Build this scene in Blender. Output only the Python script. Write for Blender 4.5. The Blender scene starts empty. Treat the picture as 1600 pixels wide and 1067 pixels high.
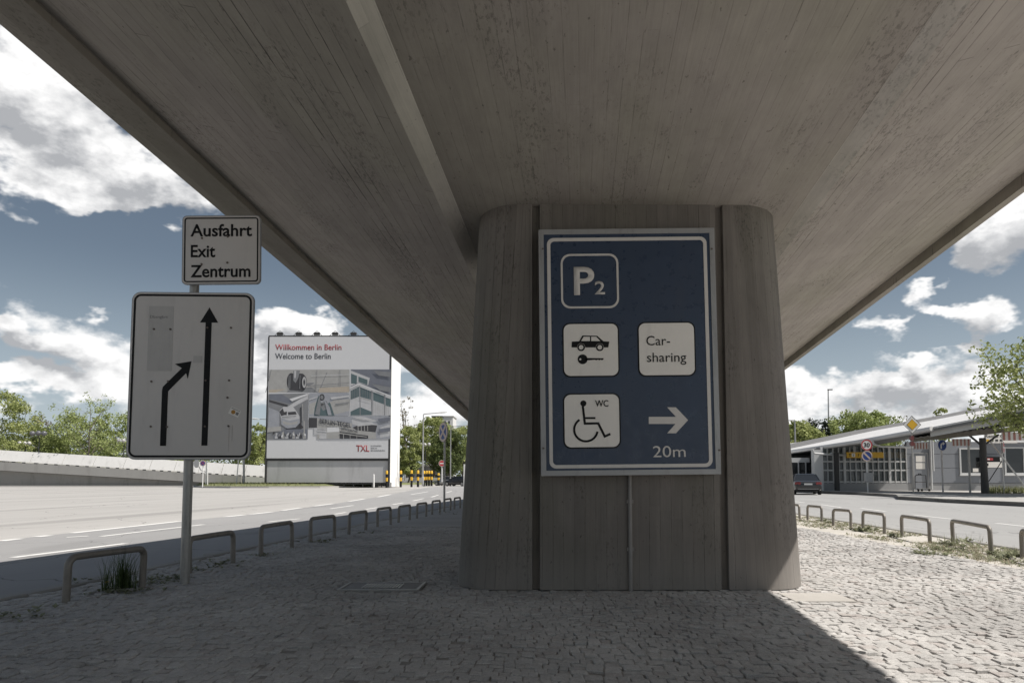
import bpy, bmesh, math, random
import numpy as np
from mathutils import Vector, Matrix
R = math.radians
sc = bpy.context.scene
COL = sc.collection

# ------------------------------------------------------------------ camera
FPX, CX, CY, HOR = 1067.0, 836.0, 678.0, 748.0          # focal length in px of the 1600 px photo, principal point, horizon
TILT = math.atan((HOR - CY) / FPX)
EYE = Vector((0, 0, 1.0))
cam_d = bpy.data.cameras.new("camera"); cam = bpy.data.objects.new("camera", cam_d); COL.objects.link(cam)
cam.location = EYE; cam.rotation_euler = (math.pi / 2 + TILT, 0, 0)
cam_d.sensor_width = 36; cam_d.lens = 36 * FPX / 1600
cam_d.shift_x = -(CX - 800) / 1600; cam_d.shift_y = (CY - 533.5) / 1600
cam_d.clip_start = 0.05; cam_d.clip_end = 5000
sc.camera = cam

def ray(px, py):
    a = (px - CX) / FPX; b = (CY - py) / FPX
    return Vector((a, math.cos(TILT) - b * math.sin(TILT), math.sin(TILT) + b * math.cos(TILT)))
def P(px, py, Y):                                        # world point seen at a pixel of the photo, Y metres away
    r = ray(px, py); return EYE + r * (Y / r.y)
def G(px, py, z=0.0):                                    # world point seen at a pixel, on the level z
    r = ray(px, py); return EYE + r * ((z - EYE.z) / r.z)

# ------------------------------------------------------------------ sun, sky, exposure
SUN_KX, SUN_KY = 0.696, -0.18                             # sideways / towards-viewer shift of a shadow per metre of height
sun_dir = Vector((SUN_KX, SUN_KY, 1)).normalized()       # towards the sun
sun_el = math.asin(sun_dir.z); sun_az = math.atan2(sun_dir.x, sun_dir.y)
sd = bpy.data.lights.new("sun", 'SUN'); so = bpy.data.objects.new("sun", sd); COL.objects.link(so)
sd.energy = 4.6; sd.angle = R(0.5); sd.color = (1.0, 0.955, 0.9)
so.rotation_euler = sun_dir.to_track_quat('Z', 'Y').to_euler(); so.location = (20, -10, 60)
sc.view_settings.view_transform = 'Standard'; sc.view_settings.look = 'None'
sc.view_settings.exposure = 0.30; sc.view_settings.gamma = 1.0
sc.view_settings.use_curve_mapping = False
SKY_STRENGTH = 0.085
CLOUD_TOP, CLOUD_BASE, CLOUD_BIAS = (10.0, 9.95, 9.9), (4.3, 4.4, 4.6), -.10

class NT:                                                # small helper for node trees
    def __init__(s, nt): s.nt = nt
    def n(s, typ, **kw):
        nd = s.nt.nodes.new(typ)
        for k, v in kw.items(): setattr(nd, k, v)
        return nd
    def put(s, sock, v):
        if hasattr(v, 'is_linked') or isinstance(v, bpy.types.NodeSocket): s.nt.links.new(v, sock)
        else: sock.default_value = v
    def m(s, op, a, b=None, c=None, clamp=False):
        nd = s.n('ShaderNodeMath', operation=op, use_clamp=clamp)
        s.put(nd.inputs[0], a)
        if b is not None: s.put(nd.inputs[1], b)
        if c is not None: s.put(nd.inputs[2], c)
        return nd.outputs[0]
    def v(s, op, a, b=None, out=0):
        nd = s.n('ShaderNodeVectorMath', operation=op)
        s.put(nd.inputs[0], a)
        if b is not None: s.put(nd.inputs[1], b)
        return nd.outputs[out]
    def xyz(s, x, y, z=0.0):
        nd = s.n('ShaderNodeCombineXYZ')
        for i, q in enumerate((x, y, z)): s.put(nd.inputs[i], q)
        return nd.outputs[0]
    def sep(s, v):
        nd = s.n('ShaderNodeSeparateXYZ'); s.put(nd.inputs[0], v); return nd.outputs
    def noise(s, vec, scale=1.0, detail=4.0, rough=0.55, out=0):
        nd = s.n('ShaderNodeTexNoise'); s.put(nd.inputs['Vector'], vec)
        nd.inputs['Scale'].default_value = scale; nd.inputs['Detail'].default_value = detail
        nd.inputs['Roughness'].default_value = rough
        return nd.outputs[out]
    def white(s, vec):
        nd = s.n('ShaderNodeTexWhiteNoise', noise_dimensions='3D'); s.put(nd.inputs['Vector'], vec); return nd.outputs[0]
    def step(s, x, lo, hi, a=0.0, b=1.0, smooth=True):
        nd = s.n('ShaderNodeMapRange', interpolation_type='SMOOTHSTEP' if smooth else 'LINEAR')
        s.put(nd.inputs[0], x)
        for i, q in enumerate((lo, hi, a, b)): s.put(nd.inputs[i + 1], q)
        return nd.outputs[0]
    def mix(s, f, a, b, blend='MIX'):
        nd = s.n('ShaderNodeMix', data_type='RGBA', blend_type=blend)
        s.put(nd.inputs[0], f)
        for i, q in ((6, a), (7, b)):
            if isinstance(q, tuple): q = (*q[:3], 1.0)
            s.put(nd.inputs[i], q)
        return nd.outputs[2]
    def grey(s, val):
        nd = s.n('ShaderNodeCombineColor')
        for i in range(3): s.put(nd.inputs[i], val)
        return nd.outputs[0]

world = bpy.data.worlds.new("World"); sc.world = world; world.use_nodes = True
def build_world():
    nt = world.node_tree; nt.nodes.clear(); w = NT(nt)
    out = w.n('ShaderNodeOutputWorld'); bg = w.n('ShaderNodeBackground')
    nt.links.new(bg.outputs[0], out.inputs[0])
    sky = w.n('ShaderNodeTexSky', sky_type='NISHITA', sun_disc=False)
    sky.sun_elevation = sun_el; sky.sun_rotation = sun_az; sky.air_density = 1.0; sky.dust_density = 1.2; sky.ozone_density = 1.0
    hs = w.n('ShaderNodeHueSaturation'); hs.inputs['Saturation'].default_value = 0.72; hs.inputs['Value'].default_value = 0.63
    nt.links.new(sky.outputs[0], hs.inputs['Color'])
    blue = w.mix(1.0, hs.outputs[0], (.96, 1.01, 1.0), 'MULTIPLY')
    tc = w.n('ShaderNodeTexCoord'); d = tc.outputs['Generated']
    x, y, z = w.sep(d)
    az = w.m('ARCTAN2', x, y); el = w.m('ARCSINE', z)
    # cumulus banks: (photo px, py, half width, half height in px, weight); the rest of the dome gets noise clouds
    B = [(40,70,110,48,.62),(110,200,200,110,.42),(70,185,120,52,1.0),(60,265,150,46,.95),(15,335,52,22,.8),(250,305,95,34,.9),(160,290,80,40,.7),
         (190,405,230,58,-.9),(330,450,90,30,-.5),(22,503,34,15,.75),(182,496,38,13,.7),(55,541,75,15,.8),
         (470,515,62,30,.95),(410,545,50,34,.8),(520,500,52,20,.75),(120,600,200,22,.7),(40,585,90,20,.6),(320,590,160,40,.55),(660,630,90,42,.6),(560,560,80,30,.6),
         (1540,370,85,48,1.1),(1600,330,40,30,.8),(1440,452,44,26,.95),(1345,505,38,17,.85),(1400,500,24,10,.5),(1545,495,62,22,.95),(1475,490,30,16,.8),
         (1420,400,60,30,-.7),(1500,440,40,14,-.5),(1290,520,60,20,-.6),(1440,535,60,9,-.5),(1510,543,46,16,.85),(1420,566,22,11,.8),
         (1275,600,62,24,.95),(1370,612,60,24,.8),(1470,600,100,26,1.0),(1560,585,50,22,.7),(1400,645,240,26,.55),(1250,545,50,14,-.5),(1590,545,30,14,-.4)]
    def blobs(az, el, sel):
        acc = None; v = w.xyz(az, el, 0.0)
        for (px, py, rx, ry, wt) in B:
            if not sel(wt): continue
            r = ray(px, py).normalized(); a0 = math.atan2(r.x, r.y); e0 = math.asin(r.z)
            ra = rx / FPX * math.cos(a0) ** 2; re = ry / FPX * math.cos(a0) * math.cos(e0) ** 1.5
            nd = w.n('ShaderNodeVectorMath', operation='MULTIPLY_ADD'); w.put(nd.inputs[0], v)
            nd.inputs[1].default_value = (1 / ra, 1 / re, 0); nd.inputs[2].default_value = (-a0 / ra, -e0 / re, 0)
            g = w.step(w.v('LENGTH', nd.outputs[0], out=1), 0.0, 1.75, wt, 0.0)
            acc = g if acc is None else w.m('ADD', acc, g)
        return acc
    p = w.v('MULTIPLY', d, (1.0, 1.0, 1.7))
    nz = w.noise(p, 9.0, 8, .56)
    wx, wy, wz = w.sep(w.noise(p, 13.0, 4, .6, out=1))
    azw = w.m('ADD', az, w.m('MULTIPLY', w.m('SUBTRACT', wx, .5), .15)); elw = w.m('ADD', el, w.m('MULTIPLY', w.m('SUBTRACT', wy, .5), .085))
    lowb = w.m('MULTIPLY', w.step(el, .02, .28, 1.0, 0.0), .24)
    dens = w.m('ADD', w.m('ADD', w.m('ADD', blobs(azw, elw, lambda q: True), lowb), w.m('MULTIPLY', w.m('SUBTRACT', nz, .5), 2.9)), CLOUD_BIAS)
    up = w.v('ADD', p, (0.010, 0.0, 0.030))
    nz2 = w.noise(up, 9.0, 6, .56)
    dens2 = w.m('ADD', blobs(azw, w.m('ADD', elw, .022), lambda q: q > .7), w.m('MULTIPLY', w.m('SUBTRACT', nz2, .5), 2.4))
    alpha = w.step(dens, .12, .60)
    shade = w.m('MULTIPLY', w.step(dens2, .10, 1.20), .85)
    shade = w.m('ADD', shade, w.m('MULTIPLY', w.m('SUBTRACT', nz2, nz), 3.4), clamp=True)
    # the light goes straight into the clouds from the sun; bases are grey, tops white
    ccol = w.mix(shade, CLOUD_TOP, CLOUD_BASE)
    low = w.step(el, 0.0, .30, 1.0, 0.0)
    hazed = w.mix(w.m('MULTIPLY', low,   .60), blue, (5.9, 6.7, 7.5))
    col = w.mix(w.m('MULTIPLY', alpha, .97), hazed, ccol)
    nt.links.new(col, bg.inputs[0]); bg.inputs[1].default_value = SKY_STRENGTH
build_world()

# ------------------------------------------------------------------ mesh helpers
class MB:
    def __init__(s): s.v = []; s.f = []; s.mi = []; s.uv = []; s.tone = []
    def add(s, vs, fs, mi=0, uvs=None, tone=0.5):
        o = len(s.v); s.v += [tuple(p) for p in vs]; s.tone += [tone] * len(vs)
        for k, f in enumerate(fs):
            s.f.append(tuple(i + o for i in f)); s.mi.append(mi)
            s.uv.append(uvs[k] if uvs else None)
        return s
    def box(s, x0, x1, y0, y1, z0, z1, mi=0):
        vs = [(x, y, z) for z in (z0, z1) for y in (y0, y1) for x in (x0, x1)]
        return s.add(vs, [(0, 2, 3, 1), (4, 5, 7, 6), (0, 1, 5, 4), (1, 3, 7, 5), (3, 2, 6, 7), (2, 0, 4, 6)], mi)
    def obox(s, c, ax, hx, ay, hy, az, hz, mi=0):        # oriented box: centre, three axes, half sizes
        c = Vector(c); ax = Vector(ax).normalized(); ay = Vector(ay).normalized(); az = Vector(az).normalized()
        vs = [c + ax * (hx * i) + ay * (hy * j) + az * (hz * k) for k in (-1, 1) for j in (-1, 1) for i in (-1, 1)]
        return s.add(vs, [(0, 2, 3, 1), (4, 5, 7, 6), (0, 1, 5, 4), (1, 3, 7, 5), (3, 2, 6, 7), (2, 0, 4, 6)], mi)
    def tube(s, path, r, n=8, mi=0, cap=True, tone=.5):
        path = [Vector(p) for p in path]; m = len(path)
        rs = r if isinstance(r, (list, tuple)) else [r] * m
        t0 = (path[1] - path[0]).normalized()
        u = t0.cross(Vector((0.13, 0.97, 0.21)));  u = u.normalized() if u.length > 1e-3 else Vector((1, 0, 0))
        vs = []
        for i, p in enumerate(path):
            t = (path[min(i + 1, m - 1)] - path[max(i - 1, 0)]).normalized()
            u = (u - t * u.dot(t)).normalized(); w_ = t.cross(u)
            for k in range(n):
                a = 2 * math.pi * k / n
                vs.append(p + (u * math.cos(a) + w_ * math.sin(a)) * rs[i])
        fs = [(i * n + k, i * n + (k + 1) % n, (i + 1) * n + (k + 1) % n, (i + 1) * n + k) for i in range(m - 1) for k in range(n)]
        if cap: fs += [tuple(range(n - 1, -1, -1)), tuple((m - 1) * n + k for k in range(n))]
        return s.add(vs, fs, mi, tone=tone)
    def lathe(s, c, prof, n=16, mi=0):                   # prof: (radius, z) bottom to top
        c = Vector(c); vs = []
        for r, z in prof:
            for k in range(n):
                a = 2 * math.pi * k / n; vs.append(c + Vector((r * math.cos(a), r * math.sin(a), z)))
        m = len(prof)
        fs = [(i * n + k, i * n + (k + 1) % n, (i + 1) * n + (k + 1) % n, (i + 1) * n + k) for i in range(m - 1) for k in range(n)]
        fs += [tuple(range(n - 1, -1, -1)), tuple((m - 1) * n + k for k in range(n))]
        return s.add(vs, fs, mi)
    def sheet(s, pts, z, mi=0):                          # flat polygon on the ground, counter-clockwise
        return s.add([(p[0], p[1], z) for p in pts], [tuple(range(len(pts)))], mi)
    def plate(s, pts, y0, y1, mi=0):                     # polygon in XZ, thickness in Y (front y0 < back y1)
        n = len(pts); a = sum(pts[i][0] * pts[(i + 1) % n][1] - pts[(i + 1) % n][0] * pts[i][1] for i in range(n))
        if a < 0: pts = pts[::-1]
        vs = [(x, y0, z) for x, z in pts] + [(x, y1, z) for x, z in pts]
        fs = [tuple(range(n)), tuple(range(2 * n - 1, n - 1, -1))]
        fs += [(i, i + n, (i + 1) % n + n, (i + 1) % n) for i in range(n)]
        return s.add(vs, fs, mi)
    def ring(s, outer, inner, y0, y1, mi=0):             # frame between two outlines with the same count
        n = len(outer)
        vs = [(x, y0, z) for x, z in outer] + [(x, y0, z) for x, z in inner] + [(x, y1, z) for x, z in outer] + [(x, y1, z) for x, z in inner]
        fs = []
        for i in range(n):
            j = (i + 1) % n
            fs += [(i, j, n + j, n + i), (i, 2 * n + i, 2 * n + j, j), (n + i, n + j, 3 * n + j, 3 * n + i)]
        return s.add(vs, fs, mi)
    def stroke(s, pts, w, y0, y1, mi=0, closed=False):   # thick polyline in XZ
        n = len(pts); L = []; Rr = []
        V = [Vector((p[0], p[1])) for p in pts]
        for i in range(n):
            a = V[i] - V[i - 1] if (i > 0 or closed) else V[1] - V[0]
            b = V[(i + 1) % n] - V[i] if (i < n - 1 or closed) else V[-1] - V[-2]
            a = a.normalized(); b = b.normalized(); t = (a + b).normalized(); nn = Vector((-t.y, t.x))
            k = (w / 2) / max(.35, nn.dot(Vector((-a.y, a.x))))
            L.append(V[i] + nn * k); Rr.append(V[i] - nn * k)
        m = n if closed else n - 1
        for i in range(m):
            j = (i + 1) % n
            s.plate([tuple(L[i]), tuple(Rr[i]), tuple(Rr[j]), tuple(L[j])], y0, y1, mi)
        return s
    def build(s, name, mats, parent=None, smooth=False, loc=None, bevel=None):
        me = bpy.data.meshes.new(name); me.from_pydata(s.v, [], s.f)
        mats = mats if isinstance(mats, (list, tuple)) else [mats]
        for m in mats: me.materials.append(m)
        if len(mats) > 1: me.polygons.foreach_set('material_index', s.mi)
        if any(u is not None for u in s.uv):
            lay = me.uv_layers.new(name='UVMap'); k = 0
            for f, u in zip(s.f, s.uv):
                for j in range(len(f)):
                    lay.data[k].uv = u[j] if u else (0, 0); k += 1
        if any(t != .5 for t in s.tone):
            at = me.attributes.new('tone', 'FLOAT', 'POINT'); at.data.foreach_set('value', s.tone)
        bm = bmesh.new(); bm.from_mesh(me)
        big = [f for f in bm.faces if len(f.verts) > 4]
        if big: bmesh.ops.triangulate(bm, faces=big)
        bmesh.ops.recalc_face_normals(bm, faces=bm.faces) if len(bm.faces) < 20000 and smooth != 'raw' else None
        bm.to_mesh(me); bm.free()
        if smooth and smooth != 'raw':
            me.polygons.foreach_set('use_smooth', [True] * len(me.polygons))
            me.set_sharp_from_angle(angle=R(38))
        me.update()
        o = bpy.data.objects.new(name, me); COL.objects.link(o)
        if parent: o.parent = parent
        if loc: o.location = loc
        if bevel:
            b = o.modifiers.new('bevel', 'BEVEL'); b.width = bevel; b.segments = 2; b.limit_method = 'ANGLE'; b.angle_limit = R(40)
        return o

def rrect(x0, z0, x1, z1, r, n=6):
    pts = []
    for cx, cz, a0 in ((x1 - r, z0 + r, -90), (x1 - r, z1 - r, 0), (x0 + r, z1 - r, 90), (x0 + r, z0 + r, 180)):
        for k in range(n + 1):
            a = R(a0 + 90 * k / n); pts.append((cx + r * math.cos(a), cz + r * math.sin(a)))
    return pts
def circ(cx, cz, rx, rz=None, n=28, a0=0, a1=360):
    rz = rz or rx
    full = abs(a1 - a0) >= 360
    return [(cx + rx * math.cos(R(a0 + (a1 - a0) * k / n)), cz + rz * math.sin(R(a0 + (a1 - a0) * k / n))) for k in range(n if full else n + 1)]

def thing(name, label, cat, loc=(0, 0, 0), rotz=0.0, group=None):
    o = bpy.data.objects.new(name, None); COL.objects.link(o); o.empty_display_size = .2
    o.location = loc; o.rotation_euler = (0, 0, rotz); o['label'] = label; o['category'] = cat
    if group: o['group'] = group
    return o
def tag(o, label, cat, group=None):
    o['label'] = label; o['category'] = cat
    if group: o['group'] = group
    return o
def struct(o): o['kind'] = 'structure'; return o
def dup(root, loc, rotz=None, label=None, scale=None):
    r = root.copy(); COL.objects.link(r); r.location = loc
    if rotz is not None: r.rotation_euler = (0, 0, rotz)
    if label: r['label'] = label
    if scale: r.scale = scale if isinstance(scale, tuple) else (scale,) * 3
    for ch in list(root.children):
        c = ch.copy(); COL.objects.link(c); c.parent = r
        for g in ch.children:
            d = g.copy(); COL.objects.link(d); d.parent = c
    return r
def text(body, name, mat, parent, x, z, cap, width=None, y=0.0, bold=0.0, depth=.002):
    """lettering in the XZ plane facing -Y; x = left edge, z = baseline, cap = height of a capital"""
    cu = bpy.data.curves.new('lettering', 'FONT'); cu.body = body; cu.size = 1.0; cu.extrude = 0.0; cu.offset = bold
    cu.resolution_u = 4
    ob = bpy.data.objects.new('lettering', cu); COL.objects.link(ob)
    dg = bpy.context.evaluated_depsgraph_get()
    me = bpy.data.meshes.new_from_object(ob.evaluated_get(dg))
    bpy.data.objects.remove(ob)
    co = np.zeros(len(me.vertices) * 3); me.vertices.foreach_get('co', co); co = co.reshape(-1, 3)
    k = cap / 0.682
    x0 = co[:, 0].min(); kx = k if width is None else width / (co[:, 0].max() - x0)
    new = np.stack([(co[:, 0] - x0) * kx + x, np.full(len(co), y), co[:, 1] * k + z], 1)
    me.vertices.foreach_set('co', new.ravel()); me.update()
    me.materials.clear(); me.materials.append(mat)
    o = bpy.data.objects.new(name, me); COL.objects.link(o); o.parent = parent
    m = o.modifiers.new('depth', 'SOLIDIFY'); m.thickness = depth; m.offset = 0
    return o

# ------------------------------------------------------------------ materials
def material(name):
    m = bpy.data.materials.new(name); m.use_nodes = True
    nt = m.node_tree; w = NT(nt); b = nt.nodes['Principled BSDF']
    return m, w, b
def obj_co(w): return w.n('ShaderNodeTexCoord').outputs['Object']
def bump(w, b, h, strength=.3, dist=.01):
    n = w.n('ShaderNodeBump'); n.inputs['Strength'].default_value = strength; n.inputs['Distance'].default_value = dist
    w.put(n.inputs['Height'], h); w.nt.links.new(n.outputs[0], b.inputs['Normal'])
def paint(name, col, rough=.5, metal=0.0, vary=.12, scale=6.0, dirt=.0, bmp=.04, spec=None):
    """painted or bare surface with uneven tone and faint grime of its own"""
    m, w, b = material(name); co = obj_co(w)
    n1 = w.noise(co, scale, 5, .6); n2 = w.noise(co, scale * 7, 4, .6)
    t = w.m('ADD', w.m('MULTIPLY', w.m('SUBTRACT', n1, .5), 2 * vary), w.m('MULTIPLY', w.m('SUBTRACT', n2, .5), vary))
    c = w.mix(1.0, tuple(col), w.grey(w.m('ADD', t, 1.0)), 'MULTIPLY')
    if dirt:
        dm = w.m('MULTIPLY', w.step(w.noise(w.v('MULTIPLY', co, (1, 1, .18)), scale * 2.2, 6, .65), .5, .78), dirt)
        c = w.mix(dm, c, (.075, .068, .06))
    w.nt.links.new(c, b.inputs['Base Color'])
    w.put(b.inputs['Roughness'], w.step(n2, .3, .7, max(.02, rough - .12), min(1, rough + .1)))
    b.inputs['Metallic'].default_value = metal
    if spec is not None: b.inputs['Specular IOR Level'].default_value = spec
    if bmp: bump(w, b, n2, bmp, .01)
    return m
def board_concrete(name, col, vec_of, bw=.12, lines=1.0, tone=.13, pits=1.0, blotch=.25, foot_col=None, joints=.6, streak=0.0):
    """board-marked concrete: vec_of gives (across the boards, along the boards, other)"""
    m, w, b = material(name); x, y, z = w.sep(vec_of(w))
    wob = w.m('MULTIPLY', w.m('SUBTRACT', w.noise(w.xyz(w.m('MULTIPLY', x, 1.5), w.m('MULTIPLY', y, .35), z), 1.0, 2), .5), .03)
    xb = w.m('DIVIDE', w.m('ADD', x, wob), bw)
    bi = w.m('FLOOR', xb); fr = w.m('FRACT', xb)
    rnd = w.white(w.xyz(bi, 3.0, 1.0)); rnd2 = w.white(w.xyz(bi, 7.0, 2.0))
    yy = w.m('ADD', w.m('DIVIDE', y, 3.6), w.m('MULTIPLY', rnd2, 5.0))
    seg = w.m('FLOOR', yy); rs = w.white(w.xyz(bi, seg, 5.0))
    e = w.m('MINIMUM', fr, w.m('SUBTRACT', 1.0, fr))
    brk = w.step(w.noise(w.xyz(w.m('MULTIPLY', bi, 1.7), w.m('MULTIPLY', y, 2.2), z), 1.0, 5, .7), .38, .62)
    wid = w.m('MULTIPLY', w.m('ADD', w.m('MULTIPLY', rnd, .055), .035), 1.0)
    line = w.m('MULTIPLY', w.m('MULTIPLY', w.step(e, wid, 0.0), brk), w.m('ADD', .30, w.m('MULTIPLY', rnd2, .95)))
    ey = w.m('MULTIPLY', w.m('SUBTRACT', .5, w.m('ABSOLUTE', w.m('SUBTRACT', w.m('FRACT', yy), .5))), 3.6)
    joint = w.m('MULTIPLY', w.step(ey, .006, 0.0), joints)
    line = w.m('MULTIPLY', w.m('MAXIMUM', line, joint), lines)
    grain = w.noise(w.xyz(w.m('MULTIPLY', x, 90), w.m('MULTIPLY', y, 2.5), w.m('ADD', z, w.m('MULTIPLY', rs, 9.0))), 1.0, 4, .65)
    big = w.noise(w.xyz(x, w.m('MULTIPLY', y, .5), z), .9, 5, .6)
    mid = w.noise(w.xyz(w.m('MULTIPLY', x, 1.6), w.m('MULTIPLY', y, .7), z), 3.2, 6, .7)
    pit = w.step(w.noise(w.xyz(w.m('MULTIPLY', x, 30), w.m('MULTIPLY', y, 13), z), 1.0, 3, .6), .66, .72)
    patch = w.step(w.noise(w.xyz(w.m('MULTIPLY', x, 2.0), w.m('MULTIPLY', y, .8), z), 1.0, 4, .6), .50, .64)
    scab = w.m('MULTIPLY', w.m('MULTIPLY', w.step(w.noise(w.xyz(w.m('MULTIPLY', x, 45), w.m('MULTIPLY', y, 16), z), 1.0, 5, .75), .52, .60), patch), .42)
    val = w.m('ADD', 1.0, w.m('MULTIPLY', w.m('SUBTRACT', rs, .5), 2 * tone))
    val = w.m('ADD', val, w.m('MULTIPLY', w.m('SUBTRACT', grain, .5), .30))
    val = w.m('ADD', val, w.m('MULTIPLY', w.m('SUBTRACT', big, .5), 2 * blotch))
    val = w.m('ADD', val, w.m('MULTIPLY', w.m('SUBTRACT', mid, .5), .45))
    if streak:
        sk = w.noise(w.xyz(w.m('MULTIPLY', x, 9), w.m('MULTIPLY', y, .45), z), 1.0, 5, .65)
        val = w.m('ADD', val, w.m('MULTIPLY', w.m('SUBTRACT', sk, .5), 2 * streak))
    val = w.m('MULTIPLY', val, w.m('SUBTRACT', 1.0, w.m('MULTIPLY', line, .72)))
    val = w.m('MULTIPLY', val, w.m('SUBTRACT', 1.0, w.m('MULTIPLY', w.m('MAXIMUM', w.m('MULTIPLY', pit, .5), scab), pits)))
    warm = w.mix(w.step(w.noise(w.xyz(x, w.m('MULTIPLY', y, .4), 4.0), .8, 3), .4, .62), tuple(col), tuple(c * k for c, k in zip(col, (.93, .95, .90))))
    c = w.mix(1.0, warm, w.grey(val), 'MULTIPLY')
    if foot_col:                                              # paler tone blended in towards the foot
        zz = w.m('ADD', y, w.m('MULTIPLY', w.m('SUBTRACT', mid, .5), .35))
        c = w.mix(w.m('MULTIPLY', w.step(zz, .45, .05), .28), c, tuple(foot_col))
    w.nt.links.new(c, b.inputs['Base Color']); b.inputs['Roughness'].default_value = .88
    b.inputs['Specular IOR Level'].default_value = .25
    h = w.m('ADD', w.m('MULTIPLY', line, -1.0), w.m('MULTIPLY', grain, .25))
    h = w.m('ADD', h, w.m('MULTIPLY', rs, .35)); h = w.m('SUBTRACT', h, w.m('MULTIPLY', w.m('MAXIMUM', pit, scab), .4))
    bump(w, b, h, .55, .008)
    return m
CONC = (.385, .352, .322)
M = {}
M['soffit'] = board_concrete('board_marked_soffit', CONC, lambda w: obj_co(w), .098, 1.0, .045, .9, .24, streak=.07)
M['soffit_centre'] = board_concrete('board_marked_soffit_centre', tuple(c * .98 for c in CONC), lambda w: obj_co(w), .098, .45, .03, .8, .20, joints=.25, streak=.06)
def uvv(w): return w.n('ShaderNodeUVMap').outputs[0]
M['pillar'] = board_concrete('board_marked_pillar', (.200, .182, .165), uvv, .098, .8, .06, .9, .26, foot_col=(.34, .32, .295), joints=0, streak=.34)
M['pale_conc'] = board_concrete('pale_chamfer_concrete', (.53, .50, .465), lambda w: obj_co(w), .06, .35, .10, .6, .2)  # chamfer strips, coloured paler than the soffit on either side
M['edge_conc'] = board_concrete('edge_beam_concrete', (.30, .275, .245), lambda w: obj_co(w), 1.7, .3, .06, .8, .3)
M['steel'] = paint('galvanised_steel', (.36, .35, .33), .45, .55, .16, 14, .35)
M['hoop'] = paint('weathered_hoop_steel', (.245, .222, .195), .5, .3, .32, 7, .55, .2)
M['alu'] = paint('aluminium_frame', (.36, .36, .36), .45, .3, .1, 5, .35)
M['sign_back'] = paint('zinc_sign_metal', (.33, .33, .33), .5, .4, .1)
M['white_sign'] = paint('aged_white_sign_face', (.62, .58, .54), .42, 0, .06, 2.5, .16, .02)
M['tile_white'] = paint('white_sign_tile', (.84, .80, .74), .45, 0, .05, 4, .10, .02)
M['black'] = paint('black_sign_film', (.012, .012, .012), .6, 0, .2, 5, spec=.2)
M['blue_sign'] = paint('dark_blue_sign_face', (.030, .049, .088), .36, 0, .2, 1.6, .09, .02)
M['sign_line'] = paint('off_white_sign_film', (.66, .625, .585), .45, 0, .06, 5, .1)
M['white'] = paint('white_paint', (.72, .71, .69), .5, 0, .06, 4, .15)
M['red'] = paint('red_sign_film', (.42, .045, .05), .45, 0, .1)
M['pale_red'] = paint('faded_red_film', (.50, .40, .34), .5, 0, .1)
M['blue'] = paint('blue_sign_film', (.02, .055, .22), .45, 0, .1)
M['yellow'] = paint('yellow_paint', (.68, .40, .03), .5, 0, .12, 8, .2)
M['rust'] = paint('rusty_bolt', (.17, .14, .12), .7, .2, .3, 40)
M['dark'] = paint('dark_metal', (.045, .045, .045), .5, .3, .2)
M['glass'] = paint('dark_window_glass', (.018, .020, .022), .08, 0, .1, 3, 0, 0, spec=.8)
M['lamp_metal'] = paint('lamp_post_metal', (.34, .34, .34), .45, .35, .1, 6, .2)

# ------------------------------------------------------------------ ground, roads, paving
DX = .071                                                # the island, its hoops and the bridge all run along (DX, 1)
Z_ROAD, Z_ROAD_R = -.085, -.12
def ground_mat(name, col, sc1=.35, sc2=9.0, vary=.16, stretch=(1, 1), speck=.25, rough=.9, patch=.0, cracks=.0):
    m, w, b = material(name); co = obj_co(w); x, y, z = w.sep(co)
    xs = w.m('SUBTRACT', x, w.m('MULTIPLY', y, DX))
    v = w.xyz(w.m('MULTIPLY', xs, stretch[0]), w.m('MULTIPLY', y, stretch[1]), z)
    n1 = w.noise(v, sc1, 5, .6); n2 = w.noise(v, sc1 * 6, 5, .65); n3 = w.noise(co, sc2 * 12, 3, .7)
    val = w.m('ADD', 1.0, w.m('MULTIPLY', w.m('SUBTRACT', n1, .5), 2.4 * vary))
    val = w.m('ADD', val, w.m('MULTIPLY', w.m('SUBTRACT', n2, .5), 1.6 * vary))
    val = w.m('ADD', val, w.m('MULTIPLY', w.m('SUBTRACT', n3, .5), speck))
    if patch:
        val = w.m('MULTIPLY', val, w.m('SUBTRACT', 1.0, w.m('MULTIPLY', w.step(w.noise(v, sc1 * 2.1, 4, .6), .57, .64), patch)))
    if cracks:
        vo = w.n('ShaderNodeTexVoronoi', feature='DISTANCE_TO_EDGE'); w.put(vo.inputs['Vector'], w.v('ADD', co, w.noise(co, .8, 3, out=1)))
        vo.inputs['Scale'].default_value = .22
        val = w.m('MULTIPLY', val, w.m('SUBTRACT', 1.0, w.m('MULTIPLY', w.step(vo.outputs[0], .004, 0.0), cracks)))
    w.nt.links.new(w.mix(1.0, tuple(col), w.grey(val), 'MULTIPLY'), b.inputs['Base Color'])
    b.inputs['Roughness'].default_value = rough; b.inputs['Specular IOR Level'].default_value = .3
    bump(w, b, n3, .5, .006)
    return m
M['earth'] = ground_mat('distant_ground', (.22, .21, .17), .05, 2, .2)
M['apron'] = ground_mat('worn_concrete_carriageway', (.40, .385, .365), .22, 6, .17, (1.0, .05), .16, .85, .20, .6)
M['asphalt'] = ground_mat('grey_asphalt', (.31, .305, .30), .3, 14, .10, (1, .25), .5, .85, .12, .5)
M['asphalt_r'] = ground_mat('pale_asphalt', (.34, .335, .325), .3, 14, .10, (1, .3), .35, .85, .10, .4)
M['kerb'] = ground_mat('granite_kerb', (.33, .32, .30), 1.2, 10, .15, (1, 1), .35)
M['mark'] = ground_mat('worn_road_paint', (.74, .73, .70), 1.5, 6, .10, (1, 1), .25, .7, .12)
M['pave_far'] = ground_mat('far_mosaic_paving', (.42, .405, .385), .5, 3, .18, (.5, 2.2), .5)
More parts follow.
